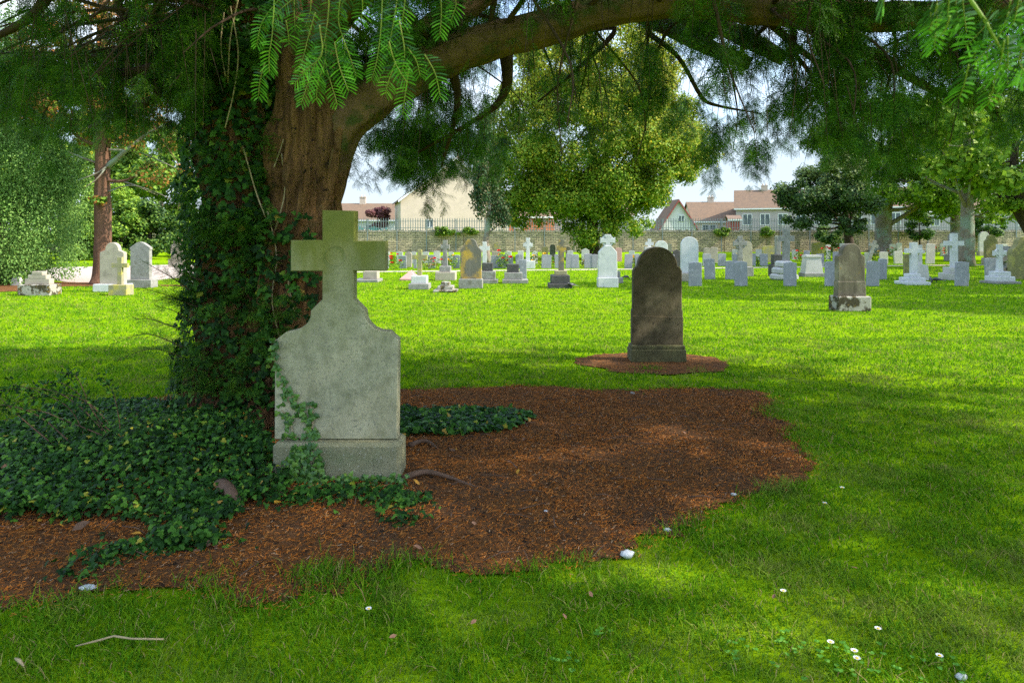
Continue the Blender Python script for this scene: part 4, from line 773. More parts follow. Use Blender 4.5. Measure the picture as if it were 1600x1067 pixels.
for (nm, lb, a_, b_, c_, d_, fn, m) in (
 ('rounded_headstone','brown round headstone behind the wheel of the grey celtic cross',1161,1176,377,420,o_round,'warm'),
 ('brown_headstone','wide brown weathered headstone left in the brown pair right of the white arch',1100,1111,387,411,o_seg,'warm'),
 ('brown_headstone','wide brown weathered headstone right in the brown pair right of the white arch',1111,1122,387,411,o_plain,'warm'),
 ('sandstone_block','mossy sandstone block left of the slender dark monument','1192',1212,385,410,o_plain,'lichen'),
 ('sandstone_block','big mossy sandstone block beside a white stone before the wall',1269,1290,380,400,o_plain,'lichen'),
 ('gabled_headstone','white gabled headstone before the dark foot of the lime tree',909,921,388,413,o_gable,'slabpale'),
 ('round_disc_headstone','small round headed grey stone behind the white gabled headstone',930,941,383,402,o_round,'granite'),
 ('reddish_headstone','narrow reddish upright stone right of the white cross topped headstone',962,972,388,409,o_plain,'pink'),
 ('pointed_headstone','dark pointed headstone left of the big white arched headstone',1052,1064,390,418,o_gable,'darkS'),
 ('broken_headstone','ragged cream broken headstone in the pale row near the lichened cross',632,643,394,418,o_seg,'warm'),
 ('grey_headstone','pale round grey headstone left of the tall brown cross',859,868,382,402,o_round,'granite'),
 ('grey_headstone','squat rounded grey stone right of the tall brown cross',884,892,386,402,o_seg,'granite'),
 ('grey_headstone','square lichened stone left of the tall brown cross',847,857,386,400,o_plain,'lichen'),
 ('rounded_headstone','faint brown rounded stone above the grey slabs left of the white arch',1041,1050,380,402,o_round,'granite')):
    a_ = float(a_); s = Stone(nm, lb, HS if 'head' in nm else 'block', a_, b_, d_, .14); s.slab(a_, b_, c_, d_, fn, MT[m])
# the plain slabs, row by row
ORD = ['first','second','third','fourth','fifth','sixth','seventh','eighth','ninth','tenth','eleventh','twelfth','thirteenth','fourteenth','fifteenth','sixteenth','seventeenth','eighteenth','nineteenth','twentieth','twenty first','twenty second','twenty third','twenty fourth','twenty fifth','twenty sixth']
proto = {}
def slabs(rows, foot, m, text, grp):
    for i, (a_, b_, c_) in enumerate(rows):
        X, Y = G((a_+b_)/2, foot); w_ = (b_-a_)*Y/F; h_ = CH+(HY-c_)*Y/F
        key = m
        if key not in proto:
            o_ = MB().prism(o_plain(.38, .75), -.04, .04, .008).build('slab_headstone', MT[m]); proto[key] = o_; 
        else: o_ = proto[key].copy(); COL.objects.link(o_)
        o_.location = (X, Y+.05, 0); o_.scale = (w_/.38, 1, h_/.75); o_.rotation_euler = (R(random.uniform(-2,2)), R(random.uniform(-2,2)), R(random.uniform(-4,4)))
        tag(o_, text % ORD[i], 'headstone', grp)
slabs([(1077,1097,410.5),(1149,1168.5,409.5),(1225.5,1245,410.5),(1290,1309,409.5),(1355,1374,409),(1494,1514,410)], 447.5, 'slab', 'grey slab headstone, %s from the left in the nearest slab row', 'grey slab headstones in the nearest row')
slabs([(1102,1118,405),(1134,1150,408),(1373,1386,405),(1541,1559,404)], 437, 'slab', 'grey slab headstone, %s from the left in the middle slab row', 'grey slab headstones in the middle row')
slabs([(600,607,400),(623,635,400),(646,651,401),(669,680,399),(689,702,400),(707.5,718,399),(767,780,400),(780,790,398),(790,802,400),(806,817,398),(846,861,398.5),(867,873,398),(884,893,397),(893,905,398),(913,925,397),(925,934,398),(976,988,397.5),(993,1000,397),(1000,1008,397),(1046,1054,398)], 419.6, 'slab', 'grey slab headstone, %s from the left in the rose row left of the white arch', 'grey slab headstones in the rose row')
slabs([(1098,1111,397),(1122,1134,396.5),(1145,1154,397),(1169,1181,396.5),(1188,1200,397),(1256,1265,392),(1276,1288,397),(1302,1314,394)], 416, 'slab', 'grey slab headstone, %s from the left in the rose row right of the white arch', 'grey slab headstones in the right rose row')
slabs([(1352,1362,395),(1375,1388,394),(1397.5,1411,393),(1447,1461,381.5)], 412.5, 'slabpale', 'pale slab headstone, %s from the left in the row by the right lime trunk', 'pale slab headstones at the right')
slabs([(600,609,394),(619,629,394),(642,650,394),(660,670,394),(678,688,393),(700,708,394),(789,799,393),(809,818,392),(831,840,393),(872,878,392),(887,896,392),(983,992,392)], 412, 'slabpale', 'pale slab headstone, %s from the left in the back row left of the white arch', 'pale slab headstones in the back row')
slabs([(1144,1153,390),(1162,1172,390),(1181,1191,390),(1238,1247,391),(1291,1298,383),(1312,1322,381)], 406, 'slabpale', 'pale slab headstone, %s from the left in the back row right of the white arch', 'pale slab headstones in the right back row')
slabs([(1391,1400,382),(1401,1410,380),(1470,1477,380.5),(1478,1487,383),(1509,1517,382),(1565,1574,382)], 400, 'slabpale', 'pale slab headstone, %s from the left in the farthest row under the right trees', 'pale slab headstones in the farthest row')

# ------------------------------------------------------------------ rose bushes
def bush(name, label, cat, px, py, r, h, nl, fl, nf, lm_='rosel', grp=None):
    x, y = G(px, py); o_ = thing(name, label, cat, (x, y, 0), group=grp); v = rvec(nl); p = v*[r, r, h*.5]*(rng.random(nl)**.4)[:, None] + [0, 0, h*.5]
    T = np.array([(-.5,0,0),(0,-.35,0),(.5,0,.1),(0,.35,0)]); Vv, Ff = instance(T, np.array([(0,1,2,3)]), p, frames(rvec(nl), rvec(nl)), rng.uniform(.06, .12, nl)); npmesh('leaves', Vv, Ff, MT[lm_], o_)
    for _ in range(nf):
        a_ = random.uniform(0, 6.28); q = random.uniform(.2, .95); c_ = Vector((math.cos(a_)*r*q, math.sin(a_)*r*q, h*random.uniform(.35, 1.02))); f = MB(); s_ = random.uniform(.05, .10)
        for j in range(5):
            b_ = j*1.256; f.add([c_, c_+Vector((math.cos(b_-.6)*s_, math.sin(b_-.6)*s_, s_*.5)), c_+Vector((math.cos(b_)*s_*1.1, math.sin(b_)*s_*1.1, s_*.1)), c_+Vector((math.cos(b_+.6)*s_, math.sin(b_+.6)*s_, -s_*.5))], [(0,1,2,3)])
        for j in range(3): f.add([c_+Vector((-s_*.6, -.01*j, -s_*.5)), c_+Vector((s_*.6, -.01*j, -s_*.4)), c_+Vector((s_*.4, -.02, s_*.6)), c_+Vector((-s_*.4, -.02, s_*.5))], [(0,1,2,3)])
        f.build('flower', MT[fl], o_)
for i, (px, py, r, h, fl, nf, lb) in enumerate(((616,421,.5,.75,'red',6,'red rose bush left of the lichened cross'),(672,421,.65,.55,'red',7,'red rose bush between slabs right of the lichened cross'),(786,420,.4,.95,'red',5,'tall red rose bush left of the dark stub'),(779,419,.35,.7,'red',4,'small red rose bush under the yellow celtic cross'),(862,419,.4,.6,'red',4,'dark red rose bush left of the tall brown cross'),(918,418,.4,.6,'red',5,'red rose bush before the gabled headstone'),(704,420,.35,.7,'yel',5,'yellow flower bush beside the brown celtic cross'),(1165,415,.5,.7,'yel',9,'orange yellow flower bush behind the grey celtic cross'),(1183,414,.35,.5,'yel',5,'low yellow flower bush between grey slabs'),(1252,411,.5,.75,'red',6,'red rose bush right of the rugged cross'),(1298,412,.6,1.0,'red',8,'big red rose bush left of the mossy based headstone'),(1366,408,.4,.7,'yel',6,'yellow flower bush behind the mossy based headstone'),(1394,407,.45,.85,'red',4,'red rose bush by the right lime trunk'),(1466,402,.6,.9,'red',5,'pink red rose bush between pale stones under the trees'),(1523,399,.5,.8,'yel',5,'yellow flower bush by the pale arched headstone'),(989,416,.4,.6,'yel',4,'yellow flower bush left of the dark brown headstone'),(1000,418,.35,.6,'red',3,'red rose bush partly behind the dark brown headstone'),(839,418,.5,.9,'yel',3,'leafy tall flower bush beside the white celtic cross'))):
    bush('flower_bush', lb, 'flower bush', px, py, r, h, 220, fl, nf, 'rosel' if i % 2 else 'hedge', 'flower bushes among the graves')

# ------------------------------------------------------------------ crows
def crow(px, py, s_, rz, label, peck=0):
    x, y = G(px, py); o_ = thing('crow', label, 'crow', (x, y, 0), rz, 'crows on the lawn'); b_ = MB()
    hd = (.20, 0, .27-peck*.2); sp_ = spline([(-.30,0,.15,.006),(-.2,0,.17,.03),(-.1,0,.19,.055),(.02,0,.20,.075),(.12,0,.23-peck*.05,.055),(.17,0,.26-peck*.13,.032),(hd[0],0,hd[2],.035),(.235,0,hd[2]-.005,.02),(.26,0,hd[2]-.012,.010),(.295,0,hd[2]-.022,.003)], 4)
    b_.tube([Vector(q[:3])*s_ for q in sp_], [float(q[3])*s_ for q in sp_], 10)
    b_.add([Vector(v_)*s_ for v_ in ((-.15,-.03,.17),(-.38,-.035,.12),(-.38,.035,.12),(-.15,.03,.17),(-.15,0,.19),(-.38,0,.135))], [(0,1,5,4),(4,5,2,3),(0,3,2,1)]); b_.build('body', MT['crow'], o_)
    for sg in (1, -1):
        w_ = MB().add([Vector(v_)*s_ for v_ in ((.10,sg*.062,.24),(.02,sg*.082,.17),(-.14,sg*.06,.15),(-.29,sg*.03,.145),(-.12,sg*.05,.225))], [(0,1,2,3,4)]); w_.build('wing', MT['crow'], o_)
        MB().tube([Vector((.0,sg*.03,.14))*s_, Vector((-.01,sg*.032,.07))*s_, Vector((.0,sg*.032,0))*s_, Vector((.04,sg*.035,.004))*s_], .006*s_, 5).build('leg', MT['crow'], o_)
crow(893, 451, .62, R(200), 'black crow standing upright at the foot of the tall brown cross')
crow(978, 437.5, .62, R(10), 'black crow feeding behind the white cross topped headstone', .9)
crow(1463, 443, .72, R(165), 'black crow pecking right of the stepped white cross', 1)
crow(1454, 441, .6, R(60), 'black crow standing just left of the pecking crow')
crow(1474, 402.5, .7, R(0), 'tiny far black crow on the lit lawn beyond the path')

# ------------------------------------------------------------------ wall and palisade
WY = F*CH/(394-HY); sW = F/WY
wl = thing('stone_wall', 'long rubble stone boundary wall with a rough coping at the back', 'wall', (0, WY, 0)); wz = 2.05
MB().box(-70, 72, 0, .5, 0, wz).build('masonry', MT['rubble'], wl)
cp = MB(); x = -70
while x < 72:
    w_ = random.uniform(.14, .34); z_ = wz + random.uniform(.12, .26); t_ = random.uniform(-.03,.03)
    cp.add([(x,-.03+t_,wz-.02),(x+w_*.96,-.03+t_,wz-.02),(x+w_*.96,.5,wz-.02),(x,.5,wz-.02),(x+.03,.02,z_),(x+w_*.85,.03,z_+random.uniform(-.04,.04)),(x+w_*.85,.45,z_),(x+.03,.45,z_)], [(4,5,6,7),(0,1,5,4),(1,2,6,5),(2,3,7,6),(3,0,4,7)]); x += w_
cp.build('coping', MT['warm'], wl)
fn = thing('palisade_fence', 'tall grey steel palisade fence standing along the stone wall', 'fence', (0, WY-.12, 0)); bay = 2.97
post_me = pan_me = None
x = -60 + .9
while x < 66:
    if post_me is None:
        pb = MB().box(-.045, .045, -.05, .0, 0, 3.35).build('post', MT['steel'], fn); pb.location = (x, 0, 0); post_me = pb.data
        pm = MB()
        for r_ in (2.42, 3.08): pm.box(.045, bay-.045, -.02, .02, r_, r_+.05)
        for j in range(12):
            xc = bay*(j+.5)/12; pm.add([(xc-.035,-.03,2.18),(xc+.035,-.03,2.18),(xc+.035,-.022,2.18),(xc-.035,-.022,2.18),(xc-.035,-.03,3.34),(xc+.035,-.03,3.34),(xc+.035,-.022,3.34),(xc-.035,-.022,3.34),(xc,-.028,3.46)], [(0,1,5,4),(1,2,6,5),(2,3,7,6),(3,0,4,7),(4,5,8),(5,6,8),(6,7,8),(7,4,8)])
        po = pm.build('pale_panel', MT['steel'], fn); po.location = (x, 0, 0); pan_me = po.data
    else:
        for me_, nm in ((post_me, 'post'), (pan_me, 'pale_panel')):
            o_ = bpy.data.objects.new(nm, me_); COL.objects.link(o_); o_.parent = fn; o_.location = (x, 0, 0)
    x += bay

# ------------------------------------------------------------------ houses
def house(name, label, px, Y, w, d, eave, ridge, rz, wallm, roofm, gable_front=True, wins=(), chim=(), over=.3, trim='frame'):
    o_ = thing(name, label, 'house', ((px-800)*Y/F, Y, 0), rz)
    if gable_front:
        MB().prism([(0,0),(w,0),(w,eave),(w/2,ridge),(0,eave)], 0, d).build('wall', MT[wallm], o_)
        t = .16; e = (ridge-eave)/(w/2)
        rf = MB()
        for sg in (0, 1):
            xs = [(-over, eave-e*over+.02), (w/2, ridge+.02)] if sg == 0 else [(w/2, ridge+.02), (w+over, eave-e*over+.02)]
            rf.prism([(xs[0][0], xs[0][1]), (xs[1][0], xs[1][1]), (xs[1][0], xs[1][1]+t), (xs[0][0], xs[0][1]+t)], -over, d+over)
        ro = rf.build('roof', MT[roofm], o_)
        bb = MB()
        for sg in (0, 1):
            xs = [(-over, eave-e*over-.12), (w/2, ridge-.12)] if sg == 0 else [(w/2, ridge-.12), (w+over, eave-e*over-.12)]
            bb.prism([(xs[0][0], xs[0][1]), (xs[1][0], xs[1][1]), (xs[1][0], xs[1][1]+t*1.6), (xs[0][0], xs[0][1]+t*1.6)], -over-.05, -over-.003)
        bb.build('bargeboard', MT[trim], o_)
    else:                             # ridge runs along x
        MB().add([(0,0,0),(w,0,0),(w,d,0),(0,d,0),(0,0,eave),(w,0,eave),(w,d,eave),(0,d,eave),(0,d/2,ridge),(w,d/2,ridge)], [(0,1,5,4),(2,3,7,6),(1,2,6,9,5),(3,0,4,8,7),(4,5,9,8),(6,7,8,9)]).build('wall', MT[wallm], o_)
        t = .15; k_ = (ridge-eave)/(d/2)
        ro = MB().add([(-over,-over,eave-k_*over+.03),(w+over,-over,eave-k_*over+.03),(w+over,d/2,ridge+.03),(-over,d/2,ridge+.03),(-over,-over,eave-k_*over+.03+t),(w+over,-over,eave-k_*over+.03+t),(w+over,d/2,ridge+.03+t),(-over,d/2,ridge+.03+t)], [(0,3,2,1),(4,5,6,7),(0,1,5,4),(1,2,6,5),(3,0,4,7)]).add([(-over,d/2,ridge+.03),(w+over,d/2,ridge+.03),(w+over,d+over,eave-k_*over+.03),(-over,d+over,eave-k_*over+.03),(-over,d/2,ridge+.03+t),(w+over,d/2,ridge+.03+t),(w+over,d+over,eave-k_*over+.03+t),(-over,d+over,eave-k_*over+.03+t)], [(4,5,6,7),(1,2,6,5),(2,3,7,6),(3,0,4,7)]).build('roof', MT[roofm], o_)
        MB().box(-over, w+over, -over-.09, -over-.003, eave-k_*over-.02, eave-k_*over+.16).build('gutter', MT['frame'], o_)
    for (cx, cy, cz, h) in chim:
        c_ = MB().box(cx-.45, cx+.45, cy-.3, cy+.3, cz, cz+h); c_.box(cx-.5, cx+.5, cy-.35, cy+.35, cz+h-.002, cz+h+.12)
        for q in (-.22, .22): c_.tube([(cx+q, cy, cz+h+.1), (cx+q, cy, cz+h+.4)], [.11, .09], 8)
        c_.build('chimney', MT['cream'], ro)
    for (wx, wz_, ww, wh) in wins:
        f = MB(); 
        for (a_, b_, c_, d_) in ((wx, wx+ww, wz_, wz_+.08), (wx, wx+ww, wz_+wh-.08, wz_+wh), (wx, wx+.08, wz_+.08, wz_+wh-.08), (wx+ww-.08, wx+ww, wz_+.08, wz_+wh-.08), (wx+ww/2-.04, wx+ww/2+.04, wz_+.08, wz_+wh-.08)): f.box(a_, b_, -.06, -.003, c_, d_)
        fo = f.build('window', MT['frame'], o_); MB().box(wx+.08, wx+ww-.08, -.03, -.004, wz_+.08, wz_+wh-.08).build('pane', MT['glass'], fo)
    return o_
house('gable_house', 'big cream gable end house behind the wall left of the dark cypress', 626, 80, 13.0, 9, 5.9, 10.9, R(14), 'cream', 'tile', True, [(3.0,2.6,.8,1.0)], [(7.6,3.5,9.6,1.8)])
house('orange_roof_house', 'small white house with an orange tiled roof at the far left behind the wall', 500, 96, 11, 9, 3.9, 6.3, R(4), 'wallwhite', 'tile', False, [(3.2,2.0,1.6,1.3),(6.4,2.0,2.2,1.3)], [(5.3,4.5,6.1,1.2)])
house('brick_house', 'orange brick house glimpsed between the cypress and the lime tree', 784, 88, 7, 9, 4.2, 7.2, R(12), 'brick', 'tile', False, [(1.5,2.6,1.3,1.2)], [(3,4.5,7,1)])
house('brick_house', 'far brick terrace half hidden behind the lime foliage', 860, 95, 12, 9, 4.5, 6.6, R(6), 'render', 'tile', False, [(1.5,2.6,1.3,1.2),(5,2.6,1.3,1.2)], [])
house('white_gable_house', 'white gabled house with red trim right of the lime tree', 1031, 84, 4.6, 3.5, 2.6, 6.0, R(4), 'wallwhite', 'tile', True, [(2.3,3.4,.8,.8)], [], trim='redpaint')
house('brown_roof_house', 'long low house under a plain brown tiled roof with one chimney', 1084, 104, 13, 9, 3.9, 6.9, R(-3), 'cream', 'tile', False, [(1.2,2.2,2.2,1.2),(5,2.2,1.6,1.2),(8.2,2.2,2.0,1.2)], [(3.6,4.6,6.6,1.1)])
house('terrace_house', 'two storey pinkish terrace with white framed windows at the right behind the wall', 1150, 98, 24, 9, 5.6, 8.3, R(-18), 'render', 'tile', False, [(.9+2.35*i,3.2,1.3,1.6) for i in range(9)], [(4,4.5,7.7,1.3),(12,4.5,7.7,1.3)])
house('red_shed', 'small dark red lean to shed left of the pinkish terrace', 1141, 88, 1.2, 4, 3.7, 4.2, R(-10), 'redpaint', 'tile', False, [], [])
house('far_terrace', 'pale terrace glimpsed through the trees at the far right', 1440, 92, 26, 9, 5.0, 7.4, R(0), 'render', 'tile', False, [(1+3*i,3.0,1.4,1.4) for i in range(8)], [(8,4.5,7.2,1.2)])
tf = thing('teal_fence', 'low teal panel fence in front of the orange roofed house', 'fence', (P(553,370,74).x, 74, 0)); tm_ = MB()
for j in range(14): tm_.box(j*.26, j*.26+.2, 0, .03, 0, 2.5+.18*math.sin(j))
tm_.build('panel', MT['teal'], tf)

# ------------------------------------------------------------------ trees behind
T4 = np.array([(-.5,0,0),(-.05,-.36,.05),(.5,0,0),(-.05,.36,.05)]); F4 = np.array([(0,1,2,3)])
def tree(name, label, X, Y, trunk, clumps, nleaf, size, lm_, bark='greybark', limbs=10, hi=None, his=0, flat=.7, up=False, seed=1, tr=.25, fill=.75, sprig=None):
    """trunk: list of (dx,dy,z,r); clumps: (cx,cy,cz,rx,ry,rz,count,clump radius)"""
    r_ = np.random.default_rng(seed); o_ = thing(name, label, 'tree', (X, Y, 0)); tm = MB(); sp_ = spline(trunk, 6)
    tm.tube([Vector(q[:3]) for q in sp_], [max(.01, float(q[3])) for q in sp_], 16, True, .12, 2, .15)
    C = []
    for (cx, cy, cz, rx, ry, rz_, cnt, cr) in clumps:
        v = r_.normal(size=(cnt, 3)); v /= np.linalg.norm(v, axis=1, keepdims=True); rad = r_.uniform(.35, 1, cnt)**.45
        c_ = np.array([cx, cy, cz]) + v*rad[:, None]*[rx, ry, rz_]; C += [(p, cr*r_.uniform(.65, 1.3)) for p in c_]
    top = Vector(sp_[-1][:3])
    for i in r_.choice(len(C), min(limbs, len(C)), replace=False):
        p = Vector(C[i][0]); j = int(len(sp_)*r_.uniform(.35, .95)); a_ = Vector(sp_[j][:3]); m_ = (a_+p)/2 + Vector((0, 0, -.1*(p-a_).length)); rr0 = float(sp_[j][3])*.36
        q = spline([(*a_, rr0), (*m_, rr0*.6), (*p, rr0*.15)], 4); tm.tube([Vector(z[:3]) for z in q], [max(.008, float(z[3])) for z in q], 7, True, .1, 3)
    tm.build('trunk', MT[bark], o_)
    wts = np.array([c[1]**2 for c in C]); wts /= wts.sum(); pick = r_.choice(len(C), nleaf, p=wts); cc = np.array([c[0] for c in C])[pick]; cr = np.array([c[1] for c in C])[pick]
    v = r_.normal(size=(nleaf, 3)); v /= np.linalg.norm(v, axis=1, keepdims=True); q = r_.uniform(0, 1, nleaf)**fill
    stretch = np.array([1, 1, flat if not up else 1.9]); p = cc + v*(cr*q)[:, None]*stretch
    keep = p[:, 2] > .05; p, v = p[keep], v[keep]; n_ = len(p)
    nrm_ = v*.7 + rvec(n_)*.8 + [0, 0, .5]; D = np.cross(nrm_, rvec(n_)) + ([0, 0, 1.2] if up else [0, 0, -.2])
    sz = size*r_.uniform(.6, 1.35, n_)
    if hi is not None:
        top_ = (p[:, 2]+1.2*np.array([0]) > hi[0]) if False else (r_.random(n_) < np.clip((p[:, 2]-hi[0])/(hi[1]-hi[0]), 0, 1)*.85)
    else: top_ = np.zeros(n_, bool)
    fr = frames(D, nrm_)
    for msk, mm in ((~top_, lm_), (top_, his)):
        if msk.sum() > 0:
            Vv, Ff = instance(T4, F4, p[msk], fr[msk], sz[msk]); npmesh('crown', Vv, Ff, MT[mm], o_)
    return o_
# the lime in the middle
X, Y = G(925, 405); k = Y/F
tree('lime_tree', 'big round lime tree turning yellow, sunlight tinted into its upper leaves, in the middle background', X, Y, [(0,0,0,.55),(0,0,1.5,.42),(.1,0,4,.36),(0,0,8,.25),(0,0,11,.1)],
     [(0,0,8.0,8.0,5,4.8,210,1.25),(0,0,4.6,5.8,4,2.2,50,1.0),(.5,0,13.5,5.6,4,4.2,80,1.25),(6.4,-.5,6.0,1.6,2,1.2,9,.75),(4.6,-.5,4.4,1.3,2,.9,6,.7),(-5.4,0,4.8,1.8,2,1.6,18,.85),(-4.2,0,3.1,2.4,2,1.0,16,.7),(0,-1.2,2.1,1.9,1.5,1.3,16,.8),(2.6,-1.5,2.5,1.2,1.5,.8,6,.6)],
     320000, .165, 'lime', 'darkbark', 16, (3.0, 12.0), 'lime_sunlit', seed=4, fill=.75, flat=.85)
X, Y = G(762, 411)
tree('cypress_tree', 'narrow dark cypress with bare forking stems left of the lime', X, Y, [(0,0,0,.24),(-.1,0,1.2,.18),(.1,0,3,.14),(0,0,6,.05)], [(0,0,6.2,.75,.8,2.2,22,.5),(.1,0,3.8,1.1,1,1.3,18,.5),(.6,0,2.8,.6,.6,.7,6,.35),(0,0,8.3,.4,.4,1,8,.35)], 15000, .13, 'cypd', 'greybark', 10, up=True, seed=5)
X, Y = G(1328, 402); 
tree('holm_oak', 'dense dark evergreen oak with pale green tops and leaning trunks', X, Y, [(0,0,0,.42),(-.1,0,1.4,.32),(-.3,0,3,.24),(-.5,0,5,.12)], [(-2.2,0,4.7,3.0,3,1.3,34,.85),(-.2,0,4.0,2.5,2.5,1.3,22,.8),(-1.0,0,6.6,2.4,2.4,1.0,18,.8),(-3.6,-.5,3.0,1.4,1.6,.8,10,.6),(-.3,-1,2.3,1.3,1.2,.8,9,.5)], 40000, .20, 'holm', 'darkbark', 12, (4.2, 7.0), 'holmhi', seed=6)
X, Y = G(1380, 398)
tree('lime_tree', 'lime tree with a thick pale mottled trunk right of the evergreen oak', X, Y, [(0,0,0,1.0),(0,0,.8,.68),(0,0,2.6,.62),(.15,0,4.6,.55),(.6,0,8,.3),(.5,0,13,.1)], [(1,0,10,7,6,3.6,70,1.4),(2,-1,6.0,5.5,5,1.6,44,1.1),(-3.5,-1,5.8,1.5,2,1.0,8,.9)], 42000, .26, 'bright', 'greybark', 14, (2, 9), 'hedge', seed=7)
X, Y = G(1492, 398)
tree('lime_tree', 'slimmer lime tree with sunlit yellow green leaves behind the tallest white cross', X, Y, [(0,0,0,.5),(0,0,2,.38),(.05,0,4,.33),(0,0,9,.2)], [(0,0,8.5,6,5,3.4,50,1.3),(.5,-1,4.9,4.8,4,1.4,36,.95),(3.5,-1,3.6,2.2,2,.8,12,.7),(-2.8,-1,3.6,1.6,2,.7,8,.6)], 34000, .25, 'bright', 'greybark', 12, seed=8)
X, Y = G(1598, 408)
tree('lime_tree', 'dark leaning trunk with hanging leafy boughs at the right edge', X+.6, Y, [(.6,0,0,.5),(.1,0,1.6,.42),(-.7,0,3.0,.34),(-1.2,0,5,.26),(-1,0,8,.15)], [(-1,0,8,5.5,5,3.2,50,1.2),(-1,0,4.4,4.0,3,1.0,22,.8),(2.5,0,4.0,2.0,2,.9,10,.7)], 30000, .24, 'bright', 'darkbark', 12, seed=9)
# trees standing right of the view that throw the long shadows over the graves
for i, (x, y, h, r_) in enumerate(((27,23,11,4.2),(33,31,12,5),(24,36,10,3.6),(38,40,13,5),(20,14.5,9,2.8),(23,17.5,17,3.6),(27,20,20,3.8))):
    tree('shade_tree', ('broad leafy tree just outside the right edge near the rows','tall leafy tree farther right of the grave rows','round leafy tree right of the far graves','big leafy tree right by the boundary','small leafy tree right of the near lawn','tall slender tree right of the near lawn','tallest slender tree right of the near lawn')[i], x, y, [(0,0,0,.4),(0,0,3,.3),(0,0,h*.8,.1)], [(0,0,h*.65,r_,r_,h*.3,34,1.0)], 9000, .34, 'bright', 'greybark', 8, seed=20+i)
# left: conifer, redwood-like tree, hedge and shrubs
X, Y = G(10, 447); X -= 1.6
tree('green_conifer', 'broad blue green conifer with feathery upright tufts at the left edge', X, Y+1.5, [(0,0,0,.4),(0,0,3,.3),(0,0,8,.1)], [(0,0,1.7,3.0,3.0,1.5,70,.55),(0,0,3.6,2.9,2.9,1.6,70,.55),(-.2,0,6.0,2.4,2.4,1.6,55,.5),(-.5,0,8.2,1.6,1.6,1.4,30,.45)], 190000, .062, 'cyp', 'redbark', 14, up=True, seed=10, fill=.45)
X, Y = G(160, 444)
rw = tree('red_barked_conifer', 'tall conifer with a straight reddish trunk and rusty foliage at the left', X, Y, [(0,0,0,.42),(0,0,.5,.27),(0,0,2,.235),(.02,0,5,.21),(0,0,8,.16),(0,0,12,.05)], [(0,0,5.6,2.2,1.5,.8,16,.5),(1.5,0,4.8,1.6,1.2,.5,12,.4),(2.2,0,3.6,1.1,1,.4,8,.35),(-1.2,0,6.4,1.5,1.2,.8,12,.5),(.15,-.1,2.75,.35,.35,.12,5,.2),(0,0,7.6,3.6,1.8,2.2,50,.6)], 30000, .11, 'hedge', 'redbark', 7, (1.0, 7.5), 'rust', seed=12, fill=.7)
br = MB()
for q in ([(0,0,3.75,.09),(.35,-.1,3.95,.09),(.9,-.2,4.35,.07),(1.6,-.2,4.9,.04),(2.4,-.2,5.3,.015)],[(.3,-.12,3.9,.04),(0,-.3,3.6,.025),(-.5,-.5,3.35,.012)],[(.25,-.1,3.9,.03),(.05,-.4,3.4,.02),(-.3,-.5,3.1,.01)],[(0,0,3.9,.05),(-.4,-.1,4.05,.03),(-1,-.2,4.3,.012)],[(.1,0,3.4,.04),(.9,-.1,3.3,.03),(1.9,-.2,2.9,.012)],[(.1,0,4.4,.04),(1.2,0,4.3,.03),(2.6,0,3.7,.012)],[(.1,0,3.0,.03),(1.2,-.2,3.2,.02),(2.8,-.3,2.6,.008)]):
    sp_ = spline(q, 5); br.tube([Vector(z[:3]) for z in sp_], [max(.005, float(z[3])) for z in sp_], 7, True, .2, 4)
br.build('bare_branches', MT['greybark'], rw)
for i, (a_, b_, foot, h, nn, m, lb) in enumerate(((95,150,407,3.6,13000,'hedge','bright green shrub between the conifer and the reddish trunk'),(165,215,406,4.0,14000,'hedge','sunlit green shrub right behind the reddish trunk'),(205,262,405,4.2,15000,'hedged','dark leafy laurel shrub behind the pointed headstone'),(255,330,401,3.6,14000,'hedge','pale green shrub behind the far ornate headstone'),(20,110,402,6.5,16000,'hedged','tall dark shrub behind the green conifer'),(110,240,400,6.0,16000,'bright','tall pale green bush at the back of the left hedge'),(320,430,400,4.5,9000,'hedged','dark bush hidden behind the ivy clad trunk'))):
    X, Y = G((a_+b_)/2, foot); w_ = (b_-a_)*Y/F/2
    tree('shrub', lb, X, Y, [(0,0,0,.12),(0,0,h*.4,.08),(0,0,h*.7,.03)], [(0,0,h*.48,w_*1.15,1.4,h*.5,40,.65)], nn, .20, m, 'darkbark', 6, seed=30+i, fill=.6)
X, Y = P(-60, 370, 62).x, 62
for i, (px, Y_, h, r_, m, lb) in enumerate(((30,66,13,5,'bright','tall green tree far behind the left conifer'),(250,72,14,5,'hedge','tall pale tree far behind the reddish trunk'),(-90,50,13,6,'hedge','tall tree beyond the left edge'),(165,82,17,5,'lime','tallest far tree at the left'))):
    X = (px-800)*Y_/F; tree('background_tree', lb, X, Y_, [(0,0,0,.4),(0,0,h*.5,.3),(0,0,h*.9,.08)], [(0,0,h*.62,r_,r_,h*.36,44,1.5)], 13000, .45, m, 'greybark', 8, seed=50+i)
X = P(590, 370, 86).x; tree('purple_tree', 'small purple leaved tree before the orange roofed house', X, 86, [(0,0,0,.15),(0,0,2,.1),(0,0,4,.04)], [(0,0,3.9,1.5,1.3,1.3,16,.6)], 5000, .25, 'purple', 'darkbark', 6, seed=60)
for i, (px, foot, h, lb) in enumerate(((1437,392,4.2,'dark shrub before the wall under the right limes'),(1545,393,4.0,'dark shrub before the wall at the far right'),(1300,395,2.6,'leafy green shrub at the wall under the evergreen oak'))):
    X, Y = G(px, min(foot, 395)); Y = WY-1.5; X = (px-800)*Y/F; tree('shrub', lb, X, Y, [(0,0,0,.1),(0,0,h*.6,.05),(0,0,h*.8,.03)], [(0,0,h*.6,1.6,1.0,h*.38,16,.55)], 5000, .2, 'hedged', 'darkbark', 6, seed=70+i)
